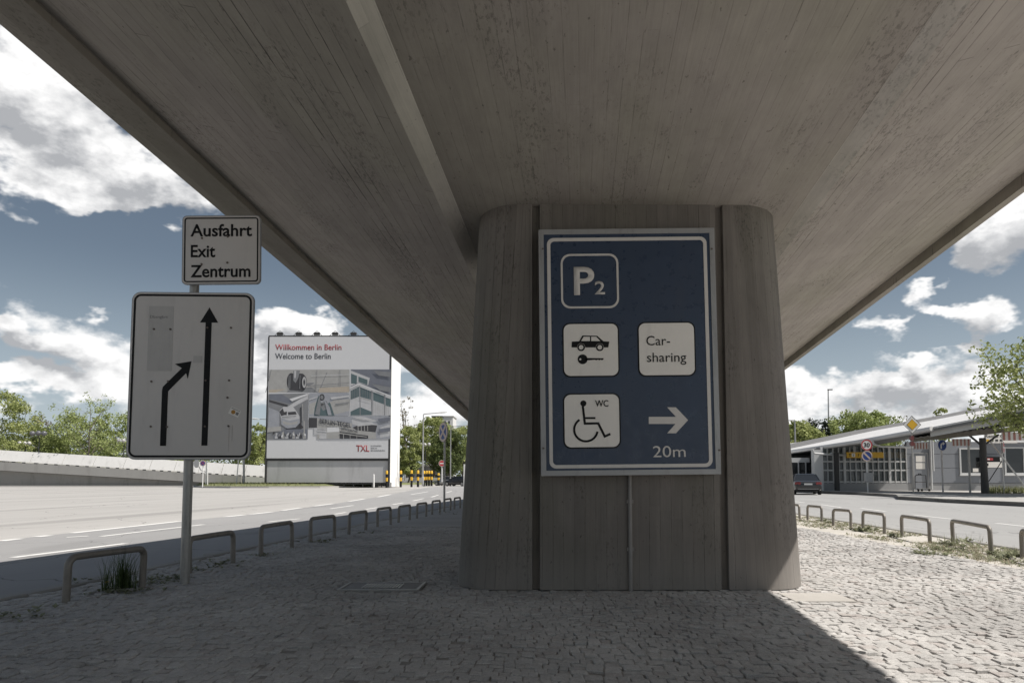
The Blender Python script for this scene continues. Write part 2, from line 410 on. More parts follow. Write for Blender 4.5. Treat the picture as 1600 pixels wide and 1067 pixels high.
M['joint'] = ground_mat('sandy_joint_soil', (.30, .285, .262), .8, 8, .25)
M['dry_soil'] = ground_mat('dry_sandy_soil', (.52, .49, .44), 1.0, 8, .22, (1, 1), .5)
M['slab'] = ground_mat('concrete_slab', (.47, .445, .41), 1.5, 9, .14)
M['path'] = ground_mat('pavement_slabs', (.40, .385, .365), .6, 8, .12)

struct(MB().sheet([(-1500, -400), (1500, -400), (1500, 2200), (-1500, 2200)], -.14).build('ground', M['earth']))
# left concrete carriageway, and the strip of asphalt lane along the island
struct(MB().sheet([(-170, -40), (-8, -40), (2, 95), (30, 150), (-20, 260), (-190, 98)], -.095).build('concrete_carriageway', M['apron']))
edge = [(-13.2, -40), (-10.2, -10), (-9.55, 4)] + [tuple(G(px, py, Z_ROAD)[:2]) for px, py in ((0, 844), (140, 829), (283, 813.6), (420, 800.5), (520, 787), (600, 774.5), (649, 764.5), (672, 760.5))] + [(-11, 125), (8, 150)]
inner = [(-4.50 + DX * (y - 6.8), y) for y in (110, 70, 40, 20, 6, -10, -40)]
struct(MB().sheet([(p[0], p[1]) for p in (edge + inner)][::-1], Z_ROAD).build('asphalt_road', M['asphalt']))
# right-hand road
struct(MB().sheet([(6.9 + DX * (-40 - 9), -40), (60, -40), (60, 20), (24, 40), (24, 60), (28, 100), (14.6, 110), (6.9 + DX * 31, 40)], Z_ROAD_R).build('side_road', M['asphalt_r']))

def strip(mb, a, b, w, z):
    a = Vector(a[:2]); b = Vector(b[:2]); t = (b - a).normalized(); n = Vector((-t.y, t.x)) * w / 2
    mb.add([(*(a - n), z), (*(a + n), z), (*(b + n), z), (*(b - n), z)], [(0, 3, 2, 1)])
mk = MB(); zm = Z_ROAD + .005
for p, q, w_ in [((20, 870.5), (196, 848.5), .14), ((158, 837.5), (318, 819), .13), ((418, 815), (469, 810), .13), ((522, 803), (541, 800), .13),
              ((571, 795.5), (590, 792.5), .13), ((613, 788), (630, 785.2), .13), ((645, 782.2), (662, 778.6), .13), ((674, 776.3), (685, 773), .13),
              ((697, 769.4), (706, 767), .13), ((516, 794.4), (552, 789.2), .13), ((642, 772.3), (669, 767.8), .16),
              ((0, 844.8), (32, 841), .2), ((56, 838.3), (78, 836), .2), ((110, 832.5), (282, 813.8), .2), ((352, 807), (382, 804), .2), ((392, 803), (425, 799.5), .2),
              ((440, 797.2), (470, 793), .2), ((490, 790.5), (520, 786.6), .2), ((545, 783), (570, 779), .2), ((590, 776.2), (610, 772.3), .2), ((104, 839), (138, 837), .12)]:
    strip(mk, G(*p, zm), G(*q, zm), w_, zm)
struct(mk.build('road_marking', M['mark']))
mk = MB(); zm = Z_ROAD_R + .005
for p, q in [((1236, 782.6), (1258, 785)), ((1283, 788), (1315, 792.5)), ((1345, 793.7), (1384, 798.5)), ((1427, 804), (1490, 810.8)), ((1556, 817), (1640, 826))]:
    strip(mk, G(*p, zm), G(*q, zm), .12, zm)
struct(mk.build('side_road_marking', M['mark']))

def kerb_run(name, pts, w, z0, z1, seg=1.0, mat=None):
    """kerb stones laid end to end along pts (left edge), each w wide"""
    mb = MB(); rnd = random.Random(5)
    for a, b in zip(pts[:-1], pts[1:]):
        a = Vector(a); b = Vector(b); L = (b - a).length; t = (b - a) / L; n = Vector((t.y, -t.x)); k = max(1, int(L / seg))
        for i in range(k):
            s0 = a + t * (L * i / k + .006); s1 = a + t * (L * (i + 1) / k - .006); dz = rnd.uniform(-.004, .004)
            c = .015
            vs = []
            for p in (s0, s1):
                vs += [(*p, z0), (*p, z1 + dz - c), (*(p + n * c), z1 + dz), (*(p + n * (w - c)), z1 + dz), (*(p + n * w), z1 + dz - c), (*(p + n * w), z0)]
            mb.add(vs, [(j, j + 1, j + 7, j + 6) for j in range(5)] + [(5, 4, 3, 2, 1, 0), (6, 7, 8, 9, 10, 11)])
    return struct(mb.build(name, mat or M['kerb']))
kl = lambda y: -4.50 + DX * (y - 6.8) * .97
kerb_run('kerb', [(kl(y), y) for y in (-10, 0, 8, 16, 26, 40, 70)], .17, -.2, .012)
kr = lambda y: 6.78 + .066 * (y - 9)
kerb_run('kerb', [(kr(y), y) for y in (-10, 0, 8, 16, 26, 40, 70)], .14, -.2, .012)

# mosaic paving of the island: every stone near the camera is modelled
def cobbles():
    rnd = np.random.default_rng(11)
    V = []; F = []; T = []; o = 0
    holes = [((-1.80, -1.04), (6.16, 6.74)), ((2.12, 2.66), (5.68, 6.12)), ((-.55, 2.35), (6.4, 7.7))]
    def wave(x, y):
        return .05 * math.sin(x * .9 + y * .6) + .035 * math.sin(x * 2.1 - y * 1.3 + 1) - .05 * x + .02 * math.sin(x * 4.3 + y * 2.2)
    y = 1.9; r = 0
    pitch = .074
    while y < 14.5:
        x0 = -4.33 + DX * (y - 6.8) ; x1 = 5.35 + .02 * (y - 7)
        x = x0 + rnd.uniform(0, .1)
        while x < x1:
            wd = rnd.uniform(.052, .098)
            cx = x + wd / 2; cy = y + wave(cx, y)
            x += wd
            skip = any(hx[0] < cx < hx[1] and hy[0] < cy < hy[1] for hx, hy in holes)
            if skip: continue
            hw = wd / 2 - rnd.uniform(.0005, .003); hh = pitch / 2 - (rnd.uniform(.003, .010) if rnd.random() < .20 else rnd.uniform(-.001, .0022))
            sl = (wave(cx + .05, y) - wave(cx - .05, y)) / .1
            q = []
            for sx, sy in ((-1, -1), (1, -1), (1, 1), (-1, 1)):
                jx = sx * hw + rnd.normal(0, .004); jy = sy * hh + rnd.normal(0, .004)
                q.append((cx + jx, cy + jy + jx * sl))
            zc = rnd.normal(-.004, .0036) - (.006 if rnd.random() < .05 else 0) + .006 * math.sin(cx * 1.3 + cy * .7) * math.sin(cy * 1.1 - cx * .5); tx, ty = rnd.normal(0, .038, 2)
            bv = rnd.uniform(.003, .009); dz = rnd.uniform(.002, .006)
            ring0 = [(a, b, -.05) for a, b in q]
            ring1 = [(a, b, zc - dz + (a - cx) * tx + (b - cy) * ty) for a, b in q]
            ring2 = []
            for a, b in q:
                a2 = cx + (a - cx) * (1 - bv / hw); b2 = cy + (b - cy) * (1 - bv / hh)
                ring2.append((a2, b2, zc + (a2 - cx) * tx + (b2 - cy) * ty + rnd.normal(0, .0011)))
            V += ring0 + ring1 + ring2 + [(cx + rnd.normal(0, .008), cy + rnd.normal(0, .008), zc + rnd.normal(.0005, .0012))]
            t = float(np.clip(rnd.normal(.5, .2), 0, 1)); T += [t] * 13
            for k in range(4):
                j = (k + 1) % 4
                F += [(o + k, o + j, o + 4 + j, o + 4 + k), (o + 4 + k, o + 4 + j, o + 8 + j, o + 8 + k), (o + 8 + k, o + 8 + j, o + 12)]
            o += 13
        y += pitch; r += 1
    me = bpy.data.meshes.new('cobblestone_paving'); me.from_pydata(V, [], F)
    me.attributes.new('tone', 'FLOAT', 'POINT').data.foreach_set('value', T)
    me.polygons.foreach_set('use_smooth', [True] * len(me.polygons)); me.set_sharp_from_angle(angle=R(18))
    m, w, b = material('granite_mosaic_stone'); co = obj_co(w)
    at = w.n('ShaderNodeAttribute', attribute_name='tone').outputs['Fac']
    n1 = w.noise(co, 55, 5, .7); n2 = w.noise(co, .7, 4, .6); n3 = w.noise(co, 260, 2, .6)
    c = w.mix(at, (.45, .435, .415), (.55, .53, .505))
    c = w.mix(w.step(w.white(w.xyz(at, at, at)), .86, .9), c, (.46, .425, .40))
    val = w.m('ADD', w.m('ADD', .38, w.m('MULTIPLY', n1, .90)), w.m('ADD', w.m('MULTIPLY', w.m('SUBTRACT', w.step(n2, .30, .70), .28), .30), w.m('MULTIPLY', w.m('SUBTRACT', n3, .5), 1.1)))
    w.nt.links.new(w.mix(1.0, c, w.grey(val), 'MULTIPLY'), b.inputs['Base Color'])
    b.inputs['Roughness'].default_value = .8; b.inputs['Specular IOR Level'].default_value = .3
    bump(w, b, w.m('ADD', n1, w.m('MULTIPLY', n3, .6)), .6, .006)
    me.materials.append(m)
    ob = bpy.data.objects.new('cobblestone_paving', me); COL.objects.link(ob); struct(ob)
cobbles()
a0, a1 = -40, 1.9
isl = lambda y0, y1, z, xr: [(-4.34 + DX * (y0 - 6.8), y0), (xr(y0), y0), (xr(y1), y1), (-4.34 + DX * (y1 - 6.8), y1)]
xr = lambda y: 5.34 + .02 * (y - 7)
struct(MB().sheet(isl(1.5, 14.7, 0, xr), -.0165).build('paving_bed', M['joint']))
struct(MB().sheet(isl(14.5, 62, 0, lambda y: 5.4 + .06 * (y - 14)), -.006).sheet(isl(-40, 1.9, 0, xr), -.006).build('paving', M['pave_far']))
struct(MB().sheet([(5.25, -30), (4.2, -30), (5.2, 1.9), (5.33, 7), (5.4, 14.5), (5.45, 14.6), (8.2, 62), (10.2, 62), (kr(30), 30), (kr(9), 9), (kr(-10), -10), (4.5, -30)][1:-1][::-1], -.012).build('dry_verge', M['dry_soil']))

# ------------------------------------------------------------------ bridge
BX, BY = .8, 6.0
SL = -.059
bridge = thing('concrete_bridge', 'long grey board-marked concrete bridge deck sloping down overhead onto the broad pillar', 'bridge', (BX, BY, 0), -math.atan(DX))
def sweep(prof, y0, y1, mis=None, n=24):
    mb = MB(); m = len(prof); ys = [y0 + (y1 - y0) * i / n for i in range(n + 1)]
    vs = [(x, y, z + SL * y) for y in ys for x, z in prof]
    fs = []; mi = []
    for i in range(n):
        for k in range(m):
            fs.append((i * m + k, i * m + (k + 1) % m, (i + 1) * m + (k + 1) % m, (i + 1) * m + k)); mi.append(mis[k] if mis else 0)
    mb.add(vs, fs); mb.mi = mi
    mb.add([(x, y0, z + SL * y0) for x, z in prof], [tuple(range(m))]); mb.add([(x, y1, z + SL * y1) for x, z in prof], [tuple(range(m))])
    return mb
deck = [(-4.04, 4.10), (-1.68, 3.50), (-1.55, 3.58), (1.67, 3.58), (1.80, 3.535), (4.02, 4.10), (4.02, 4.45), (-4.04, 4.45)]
sweep(deck, -34, 66, [0, 1, 2, 1, 0, 0, 0, 0]).build('deck', [M['soffit'], M['pale_conc'], M['soffit_centre']], bridge)
bl = [(-4.043, 4.03), (-4.043, 4.52), (-4.25, 4.52), (-4.25, 5.03), (-4.45, 5.03), (-4.41, 4.05), (-4.29, 4.03)]
br = [(4.023, 3.97), (4.11, 3.97), (4.15, 5.03), (3.95, 5.03), (3.95, 4.52), (4.023, 4.52)]
sweep(bl, -34, 66).build('edge_beam', M['edge_conc'], bridge)
sweep(br, -34, 66).build('edge_beam', M['edge_conc'], bridge)

def pillar():
    PX, PY0, PY1 = .90, 6.25, 7.85
    root = thing('bridge_pillar', 'broad tapering concrete pillar with rounded corners under the bridge', 'pillar', (PX, PY0, 0))
    r = .42; D = PY1 - PY0; g = .036; gd = .06
    gl, gr = .010 - PX, 1.722 - PX
    zs = [0, .05, .4, 1, 1.7, 2.4, 3.1, 3.75]
    hw = lambda z: 1.64 - .18 * z / 3.4
    n = 10
    def outline(h):
        pts = [(gl - g, 0), (gl - g + .006, gd), (gl + g - .006, gd), (gl + g, 0), (gr - g, 0), (gr - g + .006, gd), (gr + g - .006, gd), (gr + g, 0)]
        for cx, cy, a0 in ((h - r, r, -90), (h - r, D - r, 0), (r - h, D - r, 90), (r - h, r, 180)):
            for k in range(n + 1):
                a = R(a0 + 90 * k / n); pts.append((cx + r * math.cos(a), cy + r * math.sin(a)))
        return pts
    mb = MB(); base = outline(hw(0)); m = len(base)
    us = [0.0]
    for i in range(m): a = Vector(base[i]); b = Vector(base[(i + 1) % m]); us.append(us[-1] + (b - a).length)
    vs = [(x, y, z) for z in zs for x, y in outline(hw(z))]
    fs = []; uv = []
    for i in range(len(zs) - 1):
        for k in range(m):
            j = (k + 1) % m; fs.append((i * m + k, i * m + j, (i + 1) * m + j, (i + 1) * m + k))
            uv.append([(us[k], zs[i]), (us[k + 1], zs[i]), (us[k + 1], zs[i + 1]), (us[k], zs[i + 1])])
    mb.add(vs, fs, 0, uv)
    mb.build('shaft', M['pillar'], root, smooth=True)
    c = MB(); x = .863 - PX
    c.tube([(x, -.022, -.02), (x, -.022, .9), (x, -.022, 1.3)], .017, 8)
    for z in (.35, .78): c.box(x - .03, x + .03, -.028, .0, z, z + .03)
    c.build('conduit', paint('dull_conduit', (.27, .255, .24), .6, .2, .15, 10, .2), root, smooth=True)
pillar()

# ------------------------------------------------------------------ the large blue parking sign
def parking_sign():
    Y = 6.06; c = P(985, 550, Y)
    tl, tr, bl_, br_ = P(842, 360, Y), P(1115, 355, Y), P(845, 742, Y), P(1128, 742, Y)
    cx = (tl.x + tr.x + bl_.x + br_.x) / 4; cz = (tl.z + tr.z + bl_.z + br_.z) / 4
    W = ((tr.x - tl.x) + (br_.x - bl_.x)) / 4; Hh = ((tl.z - bl_.z) + (tr.z - br_.z)) / 4
    roll = R(.6)
    root = thing('parking_sign', 'large blue sign with parking, car sharing, wheelchair and arrow symbols hung on the pillar', 'sign', (cx, Y, cz))
    root.rotation_euler = (0, -roll, 0)
    def S(px, py):
        p = P(px, py, Y); dx, dz = p.x - cx, p.z - cz
        return (dx * math.cos(roll) + dz * math.sin(roll), -dx * math.sin(roll) + dz * math.cos(roll))
    f = .046
    fr = MB(); fr.ring(rrect(-W, -Hh, W, Hh, .006), rrect(-W + f, -Hh + f, W - f, Hh - f, .004), 0, .16)
    fr.box(-W + .02, W - .02, .14, .16, -Hh + .02, Hh - .02)
    fo = fr.build('frame', M['alu'], root)
    for px, py in ((1112, 389), (1124, 703), (848, 389), (849, 700)):
        bo = MB(); x, z = S(px, py); bo.lathe((0, 0, 0), [(.009, 0), (.009, .006), (.005, .009)], 8); 
        k = len(bo.v) - 24
        for i in range(k, len(bo.v)): a, b, e = bo.v[i]; bo.v[i] = (x + a, -e, z + b)
        bo.build('bolt', M['rust'], root)
    MB().box(-W + f - .002, W - f + .002, .008, .03, -Hh + f - .002, Hh - f + .002).build('panel', M['blue_sign'], root)
    x0, z0 = S(854.5, 732); x1, z1 = S(1110, 371); lw = .031
    x0 = -W + .075; x1 = W - .072; z0 = -Hh + .065; z1 = Hh - .078
    MB().ring(rrect(x0, z0, x1, z1, .06), rrect(x0 + lw, z0 + lw, x1 - lw, z1 - lw, .035), .004, .009).build('border_line', M['sign_line'], root)
    def tile(a, b, c_, d, name):
        x0, z0 = S(a, d); x1, z1 = S(c_, b)
        t = MB().plate(rrect(x0, z0, x1, z1, .066), .0045, .010).build(name, M['black'], root)
        q = .0125
        w_ = MB().plate(rrect(x0 + q, z0 + q, x1 - q, z1 - q, .058), .001, .0042).build('tile_face', M['tile_white'], t)
        return t
    # P2
    x0, z0 = S(877, 482); x1, z1 = S(966, 396); q = .018
    p2 = MB().ring(rrect(x0, z0, x1, z1, .085), rrect(x0 + q, z0 + q, x1 - q, z1 - q, .07), .003, .009).build('parking_symbol', M['sign_line'], root)
    x, z = S(897, 460); text('P', 'lettering', M['sign_line'], p2, x, z, .245, .185, .003, .020)
    x, z = S(929.5, 459.5); text('2', 'lettering', M['sign_line'], p2, x, z, .115, .092, .003, .016)
    # rental car + key
    t = tile(879.5, 503.5, 967, 589.5, 'car_rental_symbol')
    ic = MB(); y0, y1 = -.0015, .0008
    K = lambda u, v: S(830 + u / 2.54, 340 + v / 2.54)
    ic.plate([K(*p) for p in ((161, 492), (190, 491), (203, 468), (262, 469), (287, 491), (310, 492), (306, 515), (160, 515))], y0, y1)
    ic.build('pictogram', M['black'], t)
    ic = MB()
    ic.plate([K(*p) for p in ((198, 490), (208, 473), (233, 473), (233, 490))], y0 - .002, y0 - .0003); ic.plate([K(*p) for p in ((238, 490), (238, 473), (258, 473), (274, 490))], y0 - .002, y0 - .0003)
    for u in (198, 272):
        x, z = K(u, 515); ic.plate(circ(x, z, .036), y0 - .002, y0 - .0003)
    ic.build('pictogram', M['tile_white'], t)
    ic = MB()
    for u in (198, 272):
        x, z = K(u, 515); ic.ring(circ(x, z, .034), circ(x, z, .021), y0 - .004, y0 - .0021)
    x, z = K(204, 562); ic.plate(circ(x, z, .044), y0, y1)
    ic.plate([K(*p) for p in ((215, 557), (287, 558), (287, 563), (280, 566), (276, 563), (270, 566), (265, 563), (258, 566), (252, 564), (215, 567))], y0, y1)
    ic.build('pictogram', M['black'], t)
    ic = MB(); x, z = K(195, 562); ic.plate(circ(x, z, .009), y0 - .002, y0 - .0003); ic.build('pictogram', M['tile_white'], t)
    # car-sharing
    t = tile(997.5, 502, 1086, 588.5, 'car_sharing_symbol')
    x, z = S(1010, 539.5); text('Car-', 'lettering', M['black'], t, x, z, .083, .212, y0)
    x, z = S(1011, 565.5); text('sharing', 'lettering', M['black'], t, x, z, .083, .352, y0)
    # wheelchair WC
    t = tile(880.5, 613.5, 969, 701, 'wheelchair_symbol')
    ic = MB(); x, z = K(207, 737); ic.plate(circ(x, z, .027), y0, y1)
    ic.stroke([K(*p) for p in ((205, 748), (213, 817), (266, 816), (292, 868), (314, 858))], .020, y0, y1)
    ic.stroke([K(*p) for p in ((211, 795), (255, 795))], .017, y0 - .001, y0 - .0001)
    x, z = K(217, 841); ic.stroke(circ(x, z, .104, None, 30, 122, 350), .019, y0 - .0012, y0 - .0002)
    ic.build('pictogram', M['black'], t)
    x, z = S(930, 635); text('WC', 'lettering', M['black'], t, x, z, .055, .118, y0, .012)
    # arrow and distance
    MB().plate([K(*p) for p in ((540, 752), (574, 752), (623, 803), (575, 855), (540, 855), (573, 818), (467, 818), (467, 790), (575, 790))], .003, .009).build('arrow', M['sign_line'], root)
    x, z = S(1020.5, 714); text('20m', 'lettering', M['sign_line'], root, x, z, .098, .29, .003)
parking_sign()

# ------------------------------------------------------------------ the white direction sign on its pole
def direction_sign():
    b = G(288.5, 910); Y = b.y - .07
    root = thing('direction_sign', 'white exit sign of two boards with black lane arrows on a grey pole', 'road sign', (b.x, b.y, 0), R(2.2))
    MB().tube([(0, 0, -.1), (0, 0, 3.45)], .044, 16).lathe((0, 0, 3.45), [(.046, 0), (.046, .02), (.02, .035)], 14).build('pole', M['steel'], root, smooth=True)
    ca, sa = math.cos(R(2.2)), math.sin(R(2.2))
    def S(px, py):
        p = P(px, py, Y); return ((p.x - b.x) / ca, p.z)
    lx0 = (S(209, 458)[0] + S(198, 718)[0]) / 2; lx1 = (S(397, 455)[0] + S(388, 718)[0]) / 2
    lz0 = S(290, 718)[1]; lz1 = S(300, 457)[1]
    def board(name, x0, z0, x1, z1, rr, bw):
        o = MB().plate(rrect(x0, z0, x1, z1, rr), -.074, -.052).build(name, M['sign_back'], root)
        MB().plate(rrect(x0 + .008, z0 + .008, x1 - .008, z1 - .008, rr - .006), -.077, -.0745).build('face', M['white_sign'], o)
        MB().ring(rrect(x0 + .022, z0 + .022, x1 - .022, z1 - .022, rr - .015), rrect(x0 + .022 + bw, z0 + .022 + bw, x1 - .022 - bw, z1 - .022 - bw, max(.01, rr - .015 - bw)), -.079, -.0772).build('border_line', M['black'], o)
        for z in (z0 + (z1 - z0) * .22, z0 + (z1 - z0) * .78): MB().box(x0 + .05, x1 - .05, -.0515, -.045, z - .02, z + .02).build('rail', M['sign_back'], o)
        return o
    lo = board('arrow_board', lx0, lz0, lx1, lz1, .085, .020)
    y0, y1 = -.0795, -.0772
    ar = MB(); Q = lambda *p: S(*p)
    ar.plate([Q(*p) for p in ((314.3, 696), (323.5, 696), (330.3, 504), (340.2, 504), (327, 480.5), (312.5, 504), (321, 504))], y0, y1)
    ar.plate([Q(*p) for p in ((251, 696.5), (260.2, 696.5), (263.4, 611.5), (291, 583), (293.5, 592), (299.3, 564.5), (274, 569), (284.5, 575.3), (255.5, 604.5), (254.2, 610))], y0, y1)
    ar.build('arrow', M['black'], lo)
    pt = MB(); a = Q(231, 580); c = Q(272.5, 479); pt.plate(rrect(a[0], a[1], c[0], c[1], .004), -.0784, -.0772); a = Q(302, 567); c = Q(316, 556); pt.plate(rrect(a[0], a[1], c[0], c[1], .004), -.0784, -.0772)
    pt.build('patch', paint('sign_patch_film', (.50, .475, .445), .5, 0, .08, 9, .15), lo)
    ss = paint('scribble_ink', (.2, .19, .18), .6)
    x, z = Q(236, 498); text('Dbsngbrt', 'scribble', ss, lo, x, z, .028, .17, -.0788, 0, .0006)
    st = MB(); x, z = Q(365.5, 643.5); an = R(-24); w2, h2 = .052, .036
    rot = lambda u, v: (x + u * math.cos(an) - v * math.sin(an), z + u * math.sin(an) + v * math.cos(an))
    st.plate([rot(-w2, -h2), rot(w2, -h2), rot(w2, h2), rot(-w2, h2)], -.0786, -.0772, 0)
    st.plate([rot(-w2 + .006, h2 - .013), rot(w2 - .006, h2 - .013), rot(w2 - .006, h2 - .007), rot(-w2 + .006, h2 - .007)], -.0792, -.0787, 2)
    st.plate([rot(.016, -.02), rot(.042, -.02), rot(.042, .008), rot(.016, .008)], -.0792, -.0787, 2)
    cc = rot(-.012, -.005); st.plate(circ(cc[0], cc[1], .021, None, 14), -.0792, -.0787, 1)
    st.build('sticker', [M['tile_white'], paint('orange_print', (.45, .22, .03), .5), paint('grey_print', (.2, .19, .18), .5)], lo)
    def bolts(par, pts):
        for px, py in pts:
            x, z = Q(px, py)
            mb = MB(); mb.plate(circ(x, z, .0105, None, 8), -.084, -.0785)
            mb.plate(circ(x, z, .0065, None, 6), -.0885, -.0842)
            mb.build('bolt', M['rust'], par)
    bolts(lo, [(238, 596.5), (263.5, 596), (321, 594.5), (357, 594), (237, 666.5), (262, 667), (320, 666), (356, 665.5), (323.8, 512), (360, 512), (354.5, 621), (242, 515), (267, 515)])
    ux0 = (S(285, 339)[0] + S(284, 447)[0]) / 2; ux1 = (S(406, 334)[0] + S(405, 441)[0]) / 2
    uz0 = S(345, 444)[1]; uz1 = S(345, 336.5)[1]
    up = board('text_board', ux0, uz0, ux1, uz1, .045, .013)
    for tx, px, py, wpx, cap in (('Ausfahrt', 298.3, 368.8, 94.5, 18.0), ('Exit', 298, 401.2, 37.5, 18.2), ('Zentrum', 297, 432.5, 92, 18.2)):
        x, z = Q(px, py); x2 = Q(px + wpx, py)[0]; z2 = Q(px, py - cap)[1]
        text(tx, 'lettering', M['black'], up, x, z, z2 - z, x2 - x, -.0785, .018)
    bolts(up, [(316, 372), (355.5, 370), (314.5, 412.5), (354, 410.5)])
    up.rotation_euler = (0, -R(1.2), 0)
    # rotate the upper board about its own centre
    cx, cz = (ux0 + ux1) / 2, (uz0 + uz1) / 2
    an = R(1.2); up.location = (cx - (cx * math.cos(an) - cz * math.sin(an)), 0, cz - (cx * math.sin(an) + cz * math.cos(an)))
    # rust runs below four bolts
    dm = paint('rust_stain', (.52, .475, .43), .6, 0, .2, 30)
    for px, py, L in ((357, 667, 38), (362, 664, 26)):
        x, z = Q(px, py); x2, z2 = Q(px - L * .035, py + L)
        MB().plate([(x - .004, z), (x + .004, z), (x2 + .0015, z2), (x2 - .0015, z2)], -.0786, -.0772).build('rust_run', dm, lo)
direction_sign()

# ------------------------------------------------------------------ hoops
def hoop(name, a, b, h, label, group, tilt=0.0):
    a = Vector(a); b = Vector(b); L = (b - a).length; yaw = math.atan2((b - a).y, (b - a).x)
    r = .030; br = .075; path = [(0, 0, -.08), (0, 0, h * .5), (0, 0, h - r - br)]
    for k in range(1, 6): an = R(90 * k / 6); path.append((br * (1 - math.cos(an)), 0, h - r - br + br * math.sin(an)))
    path.append((br, 0, h - r)); path.append((L / 2, 0, h - r + .002)); path.append((L - br, 0, h - r))
    for k in range(1, 6): an = R(90 * k / 6); path.append((L - br + br * math.sin(an), 0, h - r - br + br * math.cos(an)))
    path += [(L, 0, h - r - br), (L, 0, h * .5), (L, 0, -.08)]
    o = MB().tube(path, r, 12).build(name, M['hoop'], None, smooth=True, loc=(a.x, a.y, 0))
    o.rotation_euler = (tilt, 0, yaw); tag(o, label, 'hoop barrier', group)
LH = [((103, 939), (222, 916)), ((295, 894), (364, 877.5)), ((407.7, 867), (456, 855)), ((485, 846.6), (522.5, 839.6)), ((545, 834), (571.5, 828)), ((590, 823), (610.5, 818.8)),
      ((622.7, 815.7), (640, 811.7)), ((651.5, 809.2), (666, 806.3)), ((675, 803.2), (687, 801)), ((694, 798.8), (704, 796.7)), ((710, 795.3), (719, 793.4))]
LL = ['weathered steel hoop nearest the camera with a grass tuft growing under it', 'weathered steel hoop standing right behind the white sign pole',
      'weathered steel hoop, next one beyond the hoop behind the sign pole', 'weathered steel hoop, second beyond the hoop behind the sign pole',
      'weathered steel hoop, third beyond the hoop behind the sign pole', 'steel hoop in the middle of the left kerb row, sixth from the near end',
      'small-looking steel hoop of the left row, seventh from the near end', 'distant left-row steel hoop, third short of the blue no-stopping sign',
      'distant left-row steel hoop, second short of the blue no-stopping sign', 'distant steel hoop right behind the pole of the no-stopping sign', 'farthest visible steel hoop of the left row, beside the pillar edge']
for (p, q), lb in zip(LH, LL): hoop('hoop_barrier', G(*p), G(*q), .392 + .006 * math.sin(7 * p[0]), lb, 'steel hoops along the left kerb', R(1.6 * math.sin(3 * p[0])))
RH = [((1226, 806), (1249.5, 810)), ((1262, 811.5), (1284, 814.5)), ((1302, 820.5), (1329.5, 823.5)), ((1348.5, 826.5), (1382, 833)), ((1409.5, 836.5), (1453, 846.5)), ((1489.5, 847), (1549, 863)), ((1598, 871), (1694, 897))]
RL = ['sunlit steel hoop half hidden by the right edge of the pillar', 'sunlit steel hoop, second from the pillar in the right kerb row', 'sunlit steel hoop, third from the pillar in the right kerb row',
      'sunlit steel hoop, fourth from the pillar with a weed at its left foot', 'sunlit steel hoop, fifth from the pillar in the right kerb row', 'nearest whole steel hoop of the right row, weeds between its feet', 'steel hoop cut off by the right picture edge']
for (p, q), lb in zip(RH, RL): hoop('hoop_barrier', G(*p), G(*q), .37 + .006 * math.sin(7 * p[0]), lb, 'steel hoops along the right kerb', R(1.6 * math.sin(3 * p[0])))
# ------------------------------------------------------------------ small things on the island
M['worn_steel'] = paint('worn_bright_steel', (.55, .54, .52), .4, .3, .1, 10, .1)
def drain_cover():
    a, b, c, d = G(525, 922.5), G(653, 923), G(668.5, 909), G(547.5, 910)
    x0, x1 = a.x, b.x; y0, y1 = a.y, d.y
    root = thing('drain_cover', 'rectangular steel drain cover with a row of narrow slots set flush in the cobbles', 'drain cover', ((x0 + x1) / 2, (y0 + y1) / 2, 0))
    w, h = (x1 - x0) / 2, (y1 - y0) / 2
    MB().box(-w + .028, w - .028, -h + .028, h - .028, -.03, .004).build('plate', paint('dull_steel_plate', (.20, .195, .19), .6, .4, .15, 8, .2), root)
    fr = MB()
    for q in ((-w, w, -h, -h + .026), (-w, w, h - .026, h), (-w, -w + .026, -h + .027, h - .027), (w - .026, w, -h + .027, h - .027)): fr.box(*q, -.03, .010)
    fr.build('frame', M['steel'], root)
    for i in range(13):
        x = -.17 + i * .028
        MB().box(x, x + .011, -.13, .12, .0045, .013).build('grating_bar', M['worn_steel'], root)
drain_cover()
sl = MB()
q = [G(1218, 926.5), G(1240, 938), G(1325, 938), G(1303, 926.5)]
sl.box(2.14, 2.65, 5.70, 6.10, -.03, -.001)
tag(sl.build('concrete_slab', M['slab'], None, bevel=.006), 'pale flat concrete slab in the sunlit paving at the foot of the pillar', 'slab')

# ------------------------------------------------------------------ plants on the ground
def leaf_material(name, dark, light, trans=.35):
    m, w, b = material(name)
    at = w.n('ShaderNodeAttribute', attribute_name='tone').outputs['Fac']
    c = w.mix(at, tuple(dark), tuple(light))
    w.nt.links.new(c, b.inputs['Base Color']); b.inputs['Roughness'].default_value = .55; b.inputs['Specular IOR Level'].default_value = .25
    tr = w.n('ShaderNodeBsdfTranslucent'); w.nt.links.new(c, tr.inputs[0])
    mx = w.n('ShaderNodeMixShader'); mx.inputs[0].default_value = trans
    out = w.nt.nodes['Material Output']; w.nt.links.new(b.outputs[0], mx.inputs[1]); w.nt.links.new(tr.outputs[0], mx.inputs[2]); w.nt.links.new(mx.outputs[0], out.inputs[0])
    return m
M['weed'] = leaf_material('weed_green', (.13, .14, .08), (.36, .37, .24), .3)
M['straw'] = leaf_material('dry_grass', (.30, .26, .17), (.52, .47, .36), .3)
M['tuft'] = leaf_material('tall_grass_green', (.03, .05, .015), (.11, .15, .055), .3)
